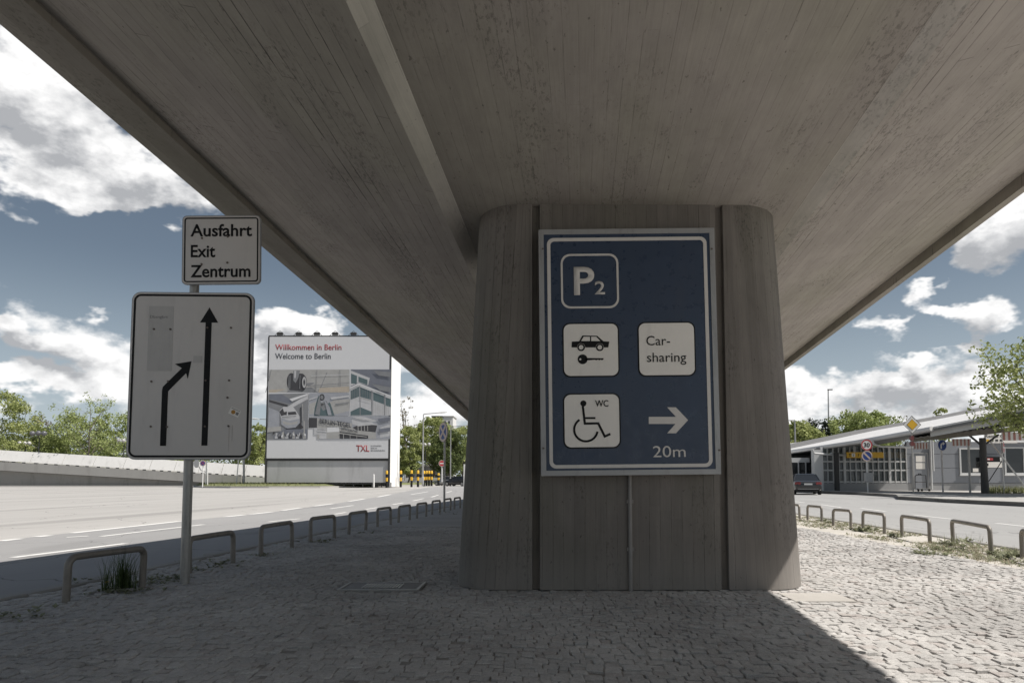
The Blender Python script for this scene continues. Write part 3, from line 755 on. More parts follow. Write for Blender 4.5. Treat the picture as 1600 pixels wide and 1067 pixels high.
def blade(mb, x, y, z, h, lean, az, w, rnd, seg=3, tone=.5):
    dx, dy = math.cos(az), math.sin(az); px, py = -dy, dx; vs = []
    for i in range(seg + 1):
        t = i / seg; o = lean * t * t; ww = w * (1 - t) * .5 + .0004
        vs += [(x + dx * o - px * ww, y + dy * o - py * ww, z + h * t * (1 - .25 * (lean / max(h, .01)) * t)), (x + dx * o + px * ww, y + dy * o + py * ww, z + h * t * (1 - .25 * (lean / max(h, .01)) * t))]
    mb.add(vs, [(2 * i, 2 * i + 1, 2 * i + 3, 2 * i + 2) for i in range(seg)], tone=tone)
def rosette(mb, x, y, z, r, n, rnd):
    for i in range(n):
        a = rnd.uniform(0, 6.28); L = r * rnd.uniform(.5, 1.1); w = L * rnd.uniform(.18, .3); h = L * rnd.uniform(.15, .7); t = rnd.uniform(.1, .9)
        dx, dy = math.cos(a), math.sin(a)
        vs = [(x, y, z)]
        for s_, hh in ((.5, .7), (1.0, 1.0)):
            ww = w * (1.0 if s_ < 1 else .12)
            vs += [(x + dx * L * s_ - dy * ww, y + dy * L * s_ + dx * ww, z + h * hh), (x + dx * L * s_ + dy * ww, y + dy * L * s_ - dx * ww, z + h * hh)]
        mb.add(vs, [(0, 2, 1), (1, 2, 4, 3)], tone=t)
def weeds():
    rnd = random.Random(3); g = MB(); d = MB()
    for i in range(8500):                                # dry verge on the right
        y = 6.2 + 26 * rnd.random() ** 1.6; xa = 5.38 + .055 * (y - 7); xb = 6.75 + .066 * (y - 9)
        u = rnd.random(); x = xa + (xb - xa) * u + rnd.gauss(0, .06)
        dens = math.sin(x * 5.1 + y * 1.9) + math.sin(x * 2.3 - y * 2.7 + 2) + math.sin(y * .9 + x)
        if dens < -.35 + rnd.gauss(0, .5): continue
        if rnd.random() < .6:
            for k in range(4): blade(d, x + rnd.gauss(0, .04), y + rnd.gauss(0, .04), -.012, rnd.uniform(.02, .06), rnd.uniform(.01, .06), rnd.uniform(0, 6.28), .006, rnd, 2, rnd.random())
        else: rosette(g, x, y, -.012, rnd.uniform(.025, .07), 6, rnd)
    clumps = [(G(1490, 850), .22, 34), (G(1465, 858), .25, 34), (G(1455, 866), .2, 26), (G(1400, 838), .15, 26), (G(1348, 829), .12, 40), (G(1362, 827), .10, 30), (G(1285, 813), .12, 30), (G(1296, 816), .1, 25), (G(1570, 866), .15, 40), (G(1588, 868), .15, 40), (G(1560, 872), .12, 30), (G(1500, 846), .25, 34), (G(1338, 826), .1, 25)]
    for c, r, n in clumps:
        for i in range(n):
            x = c.x + rnd.gauss(0, r * .6); y = c.y + rnd.gauss(0, r * .6)
            if rnd.random() < .55: rosette(g, x, y, -.01, rnd.uniform(.04, .11), 7, rnd)
            else:
                for k in range(3): blade(g, x, y, -.01, rnd.uniform(.06, .17), rnd.uniform(.02, .10), rnd.uniform(0, 6.28), .007, rnd, 3, rnd.random())
    a = g.build('verge_weeds', M['weed'], smooth='raw'); a['kind'] = 'stuff'
    b = d.build('dry_grass', M['straw'], smooth='raw'); b['kind'] = 'stuff'
    l = MB()                                             # moss and small weeds in the left paving
    for px, py, n, r in ((345, 878, 26, .16), (330, 884, 16, .16), (255, 905, 30, .16), (235, 910, 24, .14), (275, 902, 20, .14), (15, 962, 26, .2), (316, 888, 10, .1), (412, 866, 12, .1), (495, 846, 16, .12), (505, 845, 10, .1), (571, 832, 10, .1), (150, 905, 14, .14), (205, 922, 24, .12), (170, 925, 18, .12), (700, 803, 8, .2), (690, 800, 8, .2)):
        c = G(px, py)
        for i in range(n): rosette(l, c.x + rnd.gauss(0, r), c.y + rnd.gauss(0, r * .8), -.005, rnd.uniform(.02, .065), 6, rnd)
    o = l.build('paving_weeds', M['weed'], smooth='raw'); o['kind'] = 'stuff'
weeds()
def grass_tuft():
    rnd = random.Random(8); c = G(192, 918)
    mb = MB()
    for i in range(210):
        r = abs(rnd.gauss(0, .055)); a = rnd.uniform(0, 6.28); h = rnd.uniform(.12, .38) if rnd.random() < .9 else rnd.uniform(.38, .5)
        blade(mb, c.x + r * math.cos(a), c.y + r * math.sin(a), -.02, h, h * rnd.uniform(.08, .5), rnd.uniform(0, 6.28), rnd.uniform(.005, .010), rnd, 4, rnd.random())
    tag(mb.build('grass_tuft', M['tuft'], smooth='raw'), 'tall dark green grass tuft growing under the nearest left hoop', 'grass tuft')
    mb = MB(); c = G(164, 922)
    for i in range(42):
        h = rnd.uniform(.1, .38)
        blade(mb, c.x + rnd.gauss(0, .02), c.y + rnd.gauss(0, .02), -.02, h, h * rnd.uniform(.1, .6), rnd.uniform(0, 6.28), .005, rnd, 4, rnd.random())
    tag(mb.build('grass_tuft', M['tuft'], smooth='raw'), 'thin sparse grass tuft just left of the tall tuft, beside the dandelion', 'grass tuft')
    c = G(169, 921); root = thing('dandelion', 'small yellow dandelion flowering beside the thin grass tuft', 'flower', (c.x, c.y, 0))
    MB().tube([(0, 0, -.02), (.004, -.01, .03), (.0, -.02, .062)], .003, 6).build('stem', M['tuft'], root, smooth=True)
    fl = MB()
    for i in range(40):
        a = rnd.uniform(0, 6.28); t = rnd.uniform(.2, 1); L = .02
        v = Vector((math.cos(a) * t, math.sin(a) * t - .25, 1.05 - t * .7)).normalized() * L; p = Vector((0, -.02, .062)); s_ = Vector((-math.sin(a), math.cos(a), 0)) * .004
        fl.add([p, p + v - s_, p + v + s_], [(0, 1, 2)])
    fl.build('flower_head', paint('dandelion_yellow', (.80, .50, .03), .6), root)
    le = MB(); rosette(le, 0, 0, -.01, .08, 10, rnd); le.build('leaves', M['weed'], root, smooth='raw')
grass_tuft()

# ------------------------------------------------------------------ trees
M['bark'] = paint('tree_bark', (.10, .085, .07), .9, 0, .25, 12, .2, .6)
M['leaf_green'] = leaf_material('fresh_green_leaves', (.16, .20, .055), (.50, .53, .23))
M['leaf_olive'] = leaf_material('olive_young_leaves', (.17, .21, .065), (.47, .53, .22))
M['leaf_dark'] = leaf_material('dark_green_leaves', (.06, .085, .03), (.20, .24, .09))
M['leaf_pine'] = leaf_material('dark_pine_needles', (.018, .028, .018), (.06, .075, .05), .1)
M['leaf_bud'] = leaf_material('brownish_buds', (.15, .13, .09), (.30, .27, .18))
def tree(name, label, base, height, crown_r, crown_z0, nleaf, lsize, mat, seed, group='trees around the roads', flat=1.0, clump=.16, limbs=9, sparse=False, trunk_r=None, lean=(0, 0)):
    rnd = random.Random(seed); root = thing(name, label, 'tree', tuple(base), rnd.uniform(0, 6.28), group)
    tr = trunk_r or height * .018; tk = MB(); tips = []
    top = height * .80
    axis = [(0, 0, -.3), (rnd.gauss(0, tr), rnd.gauss(0, tr), crown_z0 * .6), (rnd.gauss(0, tr * 2), rnd.gauss(0, tr * 2), crown_z0 + (top - crown_z0) * .4), (rnd.gauss(0, tr * 3), rnd.gauss(0, tr * 3), top)]
    tk.tube(axis, [tr * 1.25, tr * .9, tr * .55, tr * .12], 9)
    zc = (crown_z0 + height) / 2; rz = (height - crown_z0) / 2
    def in_crown(a, u, v):                               # a point of the crown envelope: azimuth, height -1..1, radius 0..1
        r = crown_r * math.sqrt(max(0, 1 - u * u)) ** .8 * v
        return Vector((r * math.cos(a), r * math.sin(a) * flat, zc + rz * u))
    for i in range(limbs):
        a = 6.28 * i / limbs * 2.4 + rnd.uniform(-.3, .3); u = rnd.uniform(-.75, .8)
        e = in_crown(a, u, rnd.uniform(.6, .95)); s0 = Vector(axis[1]).lerp(Vector(axis[3]), max(0, (u + .75) / 2.2))
        mid = s0.lerp(e, .5) + Vector((rnd.gauss(0, .05), rnd.gauss(0, .05), .06)) * crown_r
        tk.tube([s0, mid, e], [tr * .42, tr * .25, tr * .06], 6); tips += [mid.lerp(e, .4), e]
        for k in range(3):
            q = e.lerp(mid, rnd.uniform(0, .7)); e2 = q + Vector((rnd.gauss(0, 1), rnd.gauss(0, 1), rnd.gauss(.3, .8))) * crown_r * .22
            tk.tube([q, e2], [tr * .12, tr * .04], 4); tips.append(e2)
    tk.build('trunk', M['bark'], root, smooth=True)
    nc = max(14, int(nleaf / 70)); cl = list(tips)
    while len(cl) < nc + len(tips):
        p = in_crown(rnd.uniform(0, 6.28), rnd.uniform(-1, 1), rnd.random() ** .42 * rnd.choice((1.0, 1.0, .82, 1.1)))
        if p.z > crown_z0 * .9: cl.append(p)
    mb = MB(); per = nleaf / len(cl)
    for p in cl:
        cr = crown_r * clump * rnd.uniform(.55, 1.45); ct = rnd.gauss(0, .14)
        for i in range(int(per * (cr / (crown_r * clump)) ** 1.3 * (rnd.uniform(.3, 1) if sparse else 1))):
            d = Vector((rnd.gauss(0, 1), rnd.gauss(0, 1), rnd.gauss(0, .75))).normalized() * cr * rnd.random() ** .45
            c = p + d; ls = lsize * rnd.uniform(.55, 1.3)
            n = Vector((rnd.gauss(0, 1), rnd.gauss(0, 1), rnd.gauss(.5, 1))).normalized(); t = n.orthogonal().normalized(); t = Matrix.Rotation(rnd.uniform(0, 6.28), 3, n) @ t; b = n.cross(t)
            mb.add([c - t * ls * .5, c + b * ls * .32 + n * ls * .1, c + t * ls * .55, c - b * ls * .32 + n * ls * .1], [(0, 1, 2, 3)], tone=min(1, max(0, rnd.gauss(.5, .2) + ct)))
    mb.build('crown', mat, root, smooth='raw')
    return root
def at(px, Y, z=-.1): p = P(px, 748, Y); return (p.x, Y, z)
def hgt(py, Y, z0=-.1): return P(836, py, Y).z - z0
T = [
 ('maple_tree', 'big bright green tree at the left picture edge behind the ramp wall', at(-4, 108), hgt(616, 108), 5.4, 2.5, 7500, .30, 'leaf_green', 1, {}),
 ('bush_tree', 'low yellowish green bush peeping over the ramp wall in front of the big left tree', at(16, 103), hgt(688, 103), 2.0, 1.2, 1600, .24, 'leaf_green', 2, {}),
 ('airy_tree', 'airy young tree with visible branches just left of the arrow sign', at(137, 104), hgt(613, 104), 4.9, 4.2, 3200, .22, 'leaf_olive', 3, dict(sparse=True, limbs=16, clump=.12, trunk_r=.14)),
 ('olive_tree', 'olive toned round tree behind the airy tree', at(105, 116), hgt(650, 116), 5.2, 2, 4500, .34, 'leaf_olive', 4, {}),
 ('olive_tree', 'yellowish olive tree touching the left edge of the arrow sign', at(182, 112), hgt(645, 108), 4.8, 2, 4200, .34, 'leaf_olive', 5, {}),
 ('bare_tree', 'greyish half bare tree far behind, between the big left tree and the airy tree', at(67, 140), hgt(646, 140), 3.2, 4, 1500, .34, 'leaf_bud', 6, dict(sparse=True, limbs=14)),
 ('olive_tree', 'dull green tree low behind the globe lamps on the left', at(58, 120), hgt(672, 120), 4.4, 2, 3000, .36, 'leaf_dark', 7, {}),
 ('maple_tree', 'green tree mostly hidden behind the arrow sign', at(290, 112), hgt(655, 112), 6.0, 2.4, 3000, .36, 'leaf_olive', 8, {}),
 ('maple_tree', 'bright green tree filling the gap between the arrow sign and the billboard', at(398, 113), hgt(662, 108), 3.4, 1.5, 4600, .32, 'leaf_green', 9, {}),
 ('poplar_tree', 'tall thin sparse tree rising right of the white billboard side', at(634, 135), hgt(618, 135), 3.0, 3, 1600, .32, 'leaf_bud', 10, dict(sparse=True, limbs=14)),
 ('lime_tree', 'leafy yellow green tree beside the white edge of the billboard', at(636, 112), hgt(668, 112), 2.6, 1.8, 4000, .30, 'leaf_green', 11, {}),
 ('lime_tree', 'broad green tree with a dark trunk behind the row of striped bollards', at(675, 128), hgt(656, 128), 4.4, 4.2, 6500, .34, 'leaf_green', 12, dict(trunk_r=.34)),
 ('lime_tree', 'dark leafy tree behind the pole of the blue no-stopping sign', at(700, 120), hgt(676, 120), 3.6, 2.2, 4500, .32, 'leaf_dark', 13, {}),
 ('lime_tree', 'green tree with its crown against the shaded side of the pillar', at(722, 132), hgt(668, 132), 4.0, 3, 4500, .34, 'leaf_green', 14, {}),
 ('maple_tree', 'bright leafy tree right of the pillar, behind the lamp post on the right', at(1246, 84), hgt(664, 84), 3.4, 3, 4200, .36, 'leaf_green', 15, dict(clump=.2)),
 ('pine_tree', 'dark conifer standing just left of the thin tall mast', at(1277, 105), hgt(655, 105), 2.6, 5, 3400, .28, 'leaf_pine', 16, dict(clump=.2, limbs=14)),
 ('chestnut_tree', 'wide rounded olive green crown rising behind the terminal roof', at(1352, 100), hgt(646, 100), 5.4, 4.5, 6000, .34, 'leaf_olive', 17, dict(clump=.14)),
 ('bare_tree', 'thin greyish treetop behind the roof beside the yellow diamond sign', at(1402, 118), hgt(646, 118), 3.0, 4, 800, .3, 'leaf_bud', 18, dict(sparse=True, limbs=16)),
 ('maple_tree', 'small treetop just showing above the roof right of the blue arrow sign', at(1474, 112), hgt(640, 112), 2.6, 4, 1500, .34, 'leaf_green', 19, {}),
 ('maple_tree', 'large bright spring green tree reaching over the roof at the right picture edge', at(1636, 38), hgt(524, 38), 3.6, 3.6, 11000, .20, 'leaf_green', 24, dict(clump=.15, limbs=22, sparse=True, trunk_r=.16)),
]
for nm, lb, b, h, cr, cz, nl, ls, mt, sd_, kw in T: tree(nm, lb, b, h, cr, cz, int(nl * (1.0 if kw.get('sparse') else 1.7)), ls * 1.15, M[mt], sd_, **kw)
def hedge_mass():
    rnd = random.Random(77); mb = MB()
    for i in range(13000):
        x = rnd.uniform(-150, 8); y = 150 + rnd.gauss(0, 4); top = 9.0 + 1.6 * math.sin(x * .21) + 1.1 * math.sin(x * .53 + 1)
        c = Vector((x, y, top * rnd.random() ** .6)); ls = rnd.uniform(.5, 1.0)
        n = Vector((rnd.gauss(0, 1), rnd.gauss(0, 1), rnd.gauss(.5, 1))).normalized(); t = n.orthogonal().normalized(); b = n.cross(t)
        mb.add([c - t * ls * .5, c + b * ls * .35, c + t * ls * .5, c - b * ls * .35], [(0, 1, 2, 3)], tone=min(1, max(0, rnd.gauss(.5, .2))))
    mb.build('distant_wood', M['leaf_dark'], smooth='raw')['kind'] = 'stuff'
hedge_mass()

# ------------------------------------------------------------------ ramp with parapet on the left
M['parapet'] = paint('white_parapet_panel', (.60, .59, .57), .7, 0, .08, .6, .30, .1)
M['ramp_conc'] = paint('ramp_edge_concrete', (.36, .35, .33), .85, 0, .10, .5, .25, .2)
M['ramp_wall'] = paint('stained_ramp_wall', (.255, .25, .235), .9, 0, .14, .4, .5, .2)
def ramp():
    Y = 100.0; root = thing('ramp', 'long concrete ramp with white parapet panels descending to the right behind the carriageway', 'ramp', (0, Y, 0))
    X = lambda px: P(px, 748, Y).x
    Zt = lambda px: P(836, 703.2 + (px) * (727.5 - 703.2) / 415, Y).z
    z = lambda py: P(836, py, Y).z
    joints = [-620, -560, -500, -440, -385, -330, -275, -222, -170, -118, -60, -6, 44.5, 95, 143.5, 191, 232, 271, 309, 345, 381, 413.5]
    ph = z(703) - z(719.5)
    for a, b in zip(joints[:-1], joints[1:]):
        m_ = MB(); xa, xb = X(a) + .045, X(b) - .045; za, zb = Zt(a), Zt(b)
        m_.plate([(xa, za - ph), (xb, zb - ph), (xb, zb), (xa, za)], 0, .18)
        m_.v = [(x, y + (z_ - (za + (zb - za) * (x - xa) / (xb - xa)) + ph) * .55, z_) for x, y, z_ in m_.v]
        pn = m_.build('parapet_panel', M['parapet'], root)
        for t in (.18, .5, .82):
            x = xa + (xb - xa) * t; zz = za + (zb - za) * t - ph
            MB().box(x - .22, x + .22, .03, .15, zz - .16, zz - .002).build('bracket', M['dark'], pn)
    m_ = MB(); xa, xb = X(-620), X(378); za, zb = Zt(-620) - ph - .16, Zt(378) - ph - .16
    bh = 1.25
    m_.plate([(xa, za - bh), (xb, zb - bh), (xb, zb), (xa, za)], -.12, 9.0); m_.build('deck_edge', M['ramp_conc'], root)
    m_ = MB(); m_.plate([(xa, -.2), (xb - 1.5, -.2), (xb - 1.5, zb - bh - .003), (xa, za - bh - .003)], .55, 8.6); m_.build('wall', M['ramp_wall'], root)
    m_ = MB(); m_.plate([(X(380), -.2), (X(413.5), -.2), (X(413.5), Zt(413.5) - ph - .18), (X(380), Zt(380) - ph - .18)], -.02, .3); m_.build('low_wall', M['parapet'], root)
ramp()
struct(MB().box(-185, -40, 95.5, 99.4, -.2, .03).build('ramp_pavement', M['path']))
M['grass'] = ground_mat('verge_grass', (.17, .18, .085), .6, 8, .3, (1, 1), .5)
vg = [tuple(G(px, py, .0)[:2]) for px, py in ((302, 759.6), (318, 760.7), (360, 761.1), (420, 761.1), (500, 760.8), (560, 760.2), (620, 758.9), (690, 757.4), (704, 756.8))]
gm = MB()
for (xa, ya), (xb, yb) in zip(vg[:-1], vg[1:]):
    gm.add([(xa, ya, .06), (xb, yb, .06), (xb, yb + 1.8, .36), (xa, ya + 1.8, .36), (xb - 1, yb + 22, .40), (xa - 1, ya + 22, .40)], [(0, 1, 2, 3), (3, 2, 4, 5)])
struct(gm.build('grass_verge', M['grass']))
kerb_run('verge_kerb', vg, -.25, -.2, .13, 2.0, M['path'])
gt = MB(); rg = random.Random(4)
for i in range(7000):
    x = rg.uniform(-50, -11); y = rg.uniform(80, 94)
    k = [q for q in range(len(vg) - 1) if vg[q][0] <= x <= vg[q + 1][0]]
    if not k: continue
    q = k[0]; ye = vg[q][1] + (vg[q + 1][1] - vg[q][1]) * (x - vg[q][0]) / (vg[q + 1][0] - vg[q][0])
    if y < ye + .4: continue
    blade(gt, x, y, .05 + .30 * min(1, (y - ye) / 1.8), rg.uniform(.08, .32), rg.uniform(.02, .14), rg.uniform(0, 6.28), .07, rg, 2, rg.random())
M['lawn'] = leaf_material('lawn_blades', (.10, .11, .04), (.26, .27, .12), .3)
gt.build('long_grass', M['lawn'], smooth='raw')['kind'] = 'stuff'

# ------------------------------------------------------------------ billboard
def billboard():
    Y = 85.5; K = lambda px, py: P(px, py, Y)
    x0, x1 = K(417, 640).x, K(608.5, 640).x; z0 = .3; zt = K(500, 526).z; zp = K(500, 714.5).z
    root = thing('billboard', 'huge white welcome billboard with airport photo panels above a grey base', 'billboard', (x0, Y, 0))
    W = x1 - x0; D = 6.8
    s_ = MB(); s_.box(W - .45, W, .45, D, 0, zt - .15); s_.box(0, .4, .45, D, 0, zt - .15); s_.box(.4, W - .45, D - .4, D, 0, zt - .15); s_.box(.4, W - .45, .5, D - .4, zt - .5, zt - .16)
    s_.build('side_wall', paint('bright_white_side_cladding', (.80, .79, .77), .8, 0, .04, .3, .06, .1), root)
    MB().box(.12, W - .12, .22, .40, .55, zp - .42).build('base_panel', paint('grey_base_tarpaulin', (.44, .44, .44), .8, 0, .08, .5, .25, .2), root)
    fr = MB()
    fr.box(-.1, .1, .05, .45, 0, zt); fr.box(W - .1, W + .1, .05, .45, 0, zt); fr.box(.1, W - .1, .10, .45, zp - .40, zp - .12)
    fr.tube([(-.1, .25, zt + .12), (W + .1, .25, zt + .12)], .08, 6)
    fr.build('frame', M['dark'], root)
    po = MB()
    for i in range(14): po.box(.4 + i * 1.17, .52 + i * 1.17, .2, .32, 0, .55)
    po.box(.1, W - .1, .2, .3, .34, .44)
    po.build('base_frame', M['dark'], root)
    cols = [('poster_white', (.60, .60, .61)), ('poster_grey', (.35, .345, .335)), ('poster_dark', (.05, .05, .055)), ('poster_mid', (.20, .205, .215)), ('poster_slate', (.15, .16, .19)), ('poster_teal', (.085, .125, .135)), ('poster_pale', (.46, .46, .47)), ('poster_sand', (.40, .35, .29)), ('poster_sky', (.30, .31, .34))]
    mats = [paint(n_, c_, .75, 0, .22 if i else .03, 1.4, 0, 0) for i, (n_, c_) in enumerate(cols)]
    WH, GR, DK, MI, SL_, TE, PA, SA, SK = range(9)
    p = MB(); p.box(.1, W - .1, .02, .10, zp - .1, zt - .02, WH)
    def q(px, py): v = K(px, py); return (v.x - x0, v.z)
    # crop coordinates of the close-up: 915 px for 240 photo px, origin (400, 500)
    c3 = lambda u, v: q(400 + u / 3.8125, 500 + v / 3.8125)
    lay = [0.0]
    def poly(pts, mi, f=c3, up=True):
        if up: lay[0] += .0006
        p.add([(f(*a)[0], .012 - lay[0], f(*a)[1]) for a in pts], [tuple(range(len(pts)))], mi)
    # wheel on the apron
    poly([(78, 296), (556, 294), (556, 429), (76, 431)], GR); poly([(78, 415), (180, 410), (120, 431), (76, 431)], SA); poly([(180, 431), (200, 412), (330, 400), (370, 431)], MI)
    poly([(420, 312), (425, 312), (376, 429), (371, 429)], MI); poly([(300, 375), (345, 372), (345, 378), (312, 392), (300, 392)], MI)
    poly(circ(210, 367, 27, 52, 20), DK); poly(circ(272, 372, 29, 54, 20), DK); poly([(215, 318), (268, 318), (268, 424), (215, 418)], DK); poly(circ(288, 371, 13, 36, 18), PA); poly(circ(288, 371, 7, 22, 12), MI)
    poly([(222, 302), (262, 300), (252, 345), (236, 375), (222, 360)], MI); poly([(228, 302), (240, 302), (236, 345), (228, 345)], PA)
    poly([(560, 294), (564, 294), (564, 567), (560, 567)], WH)
    # tower building
    poly([(564, 294), (804, 294), (804, 567), (562, 567)], SL_); poly([(564, 300), (678, 345), (668, 388), (610, 372), (562, 395)], PA); poly([(566, 318), (602, 332), (600, 380), (566, 378)], TE); poly([(610, 336), (664, 356), (664, 386), (610, 368)], TE)
    poly([(562, 402), (612, 374), (803, 448), (803, 567), (562, 567)], PA); poly([(563, 422), (614, 396), (614, 456), (563, 474)], TE); poly([(619, 398), (684, 424), (684, 474), (619, 456)], TE)
    poly([(698, 428), (762, 452), (762, 502), (698, 478)], TE); poly([(772, 460), (803, 470), (803, 518), (772, 510)], TE); poly([(563, 545), (620, 518), (688, 545), (688, 565), (563, 567)], TE); poly([(684, 420), (696, 424), (694, 565), (688, 565)], MI); poly([(762, 444), (771, 448), (769, 565), (763, 565)], MI); poly([(616, 392), (620, 392), (624, 565), (618, 565)], MI)
    # airliner nose
    poly([(74, 440), (312, 436), (308, 710), (66, 712)], MI); poly([(78, 442), (150, 440), (220, 480), (205, 500), (76, 470)], SL_); poly([(78, 474), (190, 505), (185, 520), (78, 488)], DK); poly([(310, 440), (310, 470), (200, 530), (190, 515)], PA); poly([(250, 500), (308, 490), (306, 600), (262, 600)], MI)
    poly([(140, 540), (165, 515), (225, 520), (262, 575), (262, 615), (235, 640), (185, 645), (150, 620), (148, 580)], PA); poly([(140, 545), (160, 524), (172, 565), (150, 572)], DK); poly([(166, 548), (185, 544), (183, 566), (164, 566)], DK); poly([(190, 548), (236, 544), (243, 562), (192, 566)], DK)
    poly([(186, 640), (262, 612), (284, 640), (250, 660), (170, 655)], DK); poly([(105, 690), (170, 650), (305, 650), (305, 708), (105, 708)], SL_)
    for i in range(9): poly([(112 + i * 21, 690 - (i % 3) * 9), (122 + i * 21, 678 - (i % 3) * 9), (130 + i * 21, 704), (112 + i * 21, 706)], (PA, DK, GR)[i % 3])
    poly([(283, 600), (290, 600), (292, 700), (285, 700)], GR)
    # tail from below
    poly([(317, 436), (556, 434), (556, 570), (317, 572)], SK); poly([(317, 500), (370, 480), (560, 470), (556, 540), (480, 560), (317, 560)], GR); poly([(345, 570), (350, 520), (375, 440), (410, 436), (445, 500), (468, 570)], TE); poly([(372, 436), (440, 436), (460, 480), (420, 500), (380, 490)], SK); poly(circ(393, 460, 16, 20, 16), DK); poly([(376, 500), (420, 480), (440, 520), (400, 540)], MI)
    # terminal front
    poly([(346, 574), (800, 572), (798, 708), (376, 710), (376, 682), (344, 682)], SK); poly([(570, 590), (660, 578), (720, 600), (650, 618), (575, 622)], PA); poly([(740, 640), (798, 620), (798, 690), (740, 700)], PA)
    poly([(314, 582), (364, 582), (364, 640), (314, 642)], DK); poly([(364, 584), (572, 615), (572, 640), (714, 660), (714, 706), (364, 706)], GR); poly([(346, 642), (420, 645), (420, 706), (378, 706), (378, 682), (346, 682)], PA)
    poly([(424, 640), (496, 638), (496, 664), (424, 668)], WH); poly([(498, 664), (668, 688), (668, 706), (498, 706)], DK); poly([(575, 640), (610, 625), (690, 622), (722, 628), (712, 668), (600, 656)], DK); poly([(572, 618), (690, 610), (726, 626), (690, 624), (610, 632)], PA)
    for i in range(4): poly([(606 + i * 19, 629), (610 + i * 19, 629), (611 + i * 19, 660), (607 + i * 19, 660)], GR)
    # finer print detail
    for i in range(7): poly([(90 + i * 68, 296), (93 + i * 68, 296), (60 + i * 74, 431), (56 + i * 74, 431)], (MI, PA)[i % 2]) if i not in (1, 2, 3, 5) else None
    poly([(330, 330), (556, 322), (556, 326), (330, 334)], PA); poly([(310, 392), (556, 372), (556, 375), (310, 396)], MI); poly([(380, 404), (556, 396), (556, 429), (372, 431)], SA)
    for k in range(5): poly(circ(288, 371, 15 - k * 2.6, 39 - k * 6.5, 18), (DK, PA, GR, MI, DK)[k])
    for x in (196, 203, 262): poly([(x, 330), (x + 3, 328), (x + 1, 410), (x - 3, 408)], MI)
    poly([(152, 585), (200, 600), (258, 588), (262, 612), (236, 640), (186, 645), (152, 622)], SK); poly([(160, 600), (205, 612), (250, 600), (246, 618), (190, 626), (162, 616)], GR); poly([(155, 575), (240, 570), (240, 574), (155, 580)], MI)
    poly([(200, 470), (308, 438), (310, 446), (215, 484)], WH); poly([(76, 520), (140, 545), (140, 640), (72, 640)], SK); poly([(262, 520), (270, 520), (272, 640), (266, 640)], DK); poly([(276, 500), (281, 500), (282, 600), (278, 600)], GR); poly([(70, 640), (150, 632), (150, 660), (68, 668)], GR)
    for i in range(12): poly([(100 + i * 17, 668 + (i * 7) % 23), (110 + i * 17, 664 + (i * 5) % 21), (112 + i * 17, 676 + (i * 5) % 21), (102 + i * 17, 682 + (i * 7) % 23)], (DK, PA, MI, WH)[i % 4])
    poly([(352, 560), (372, 470), (380, 452), (388, 500), (380, 568)], MI); poly([(405, 470), (440, 520), (452, 566), (430, 566)], SK); poly([(318, 470), (368, 455), (368, 460), (318, 478)], PA); poly([(445, 460), (556, 448), (556, 458), (450, 474)], PA); poly([(470, 500), (556, 488), (556, 494), (474, 508)], MI); poly(circ(393, 460, 9, 12, 14), MI); poly([(386, 500), (402, 498), (404, 506), (388, 508)], DK)
    for i in range(5): poly([(624 + i * 13, 404 + i * 5), (626 + i * 13, 405 + i * 5), (626 + i * 13, 456 + i * 3.6), (624 + i * 13, 456 + i * 3.6)], MI)
    for i in range(5): poly([(566 + i * 10, 420 - i * 5), (568 + i * 10, 419 - i * 5), (568 + i * 10, 470 - i * 4), (566 + i * 10, 471 - i * 4)], MI)
    for i in range(9): poly([(700 + i * 11, 480 + i * 3.4), (701.5 + i * 11, 480.5 + i * 3.4), (701.5 + i * 11, 560), (700 + i * 11, 560)], GR)
    poly([(618, 460), (690, 480), (690, 484), (618, 464)], GR); poly([(563, 400), (612, 376), (803, 450), (803, 456), (612, 382), (563, 406)], WH); poly([(700, 300), (803, 310), (803, 340), (730, 330)], MI); poly([(690, 380), (803, 400), (803, 430), (740, 420)], MI)
    poly([(366, 650), (420, 652), (420, 656), (366, 654)], MI); poly([(366, 668), (420, 670), (420, 673), (366, 671)], MI); poly([(498, 670), (660, 694), (660, 698), (498, 676)], GR); poly([(520, 680), (524, 680), (524, 706), (520, 706)], GR); poly([(560, 684), (563, 684), (563, 706), (560, 706)], GR); poly([(600, 690), (603, 690), (603, 706), (600, 706)], GR)
    poly([(570, 576), (640, 574), (700, 592), (640, 596)], PA); poly([(724, 590), (798, 578), (798, 600), (740, 612)], SL_); poly([(730, 650), (798, 640), (798, 662), (736, 672)], SL_)
    p.build('poster', mats, root)
    red = paint('poster_red', (.30, .05, .055), .7); ink = paint('poster_ink', (.06, .065, .075), .7)
    def tx(body, a, b, w_, cap, m_, bold=.0):
        x, z = c3(a, b); x2 = c3(a + w_, b)[0]; z2 = c3(a, b - cap)[1]
        text(body, 'lettering', m_, root, x, z, z2 - z, x2 - x, .008, bold, .004)
    tx('Willkommen in Berlin', 114, 178, 395, 33, red, .012); tx('Welcome to Berlin', 113, 231, 332, 33, ink, .012); tx('TXL', 596, 782, 79, 36, red, .02)
    tx('FLUGHAFEN', 684, 753, 62, 8, ink); tx('BERLIN', 684, 767, 36, 8, ink); tx('BRANDENBURG', 684, 781, 84, 8, ink)
    # slanted lettering on the printed terminal
    for body, a, b, w_, cap, sl_, m_ in (('BERLIN-TEGEL', 380, 613, 188, 26, -.145, ink), ('OTTO LILIENTHAL', 508, 655, 100, 12, -.16, ink)):
        x, z = c3(a, b); x2 = c3(a + w_, b)[0]; z2 = c3(a, b - cap)[1]
        text(body, 'lettering', m_, root, x, z, z2 - z, x2 - x, -.075, .03, .004)
        me = COL.objects[-1].data
        for v in me.vertices: v.co.z += (v.co.x - x) * sl_
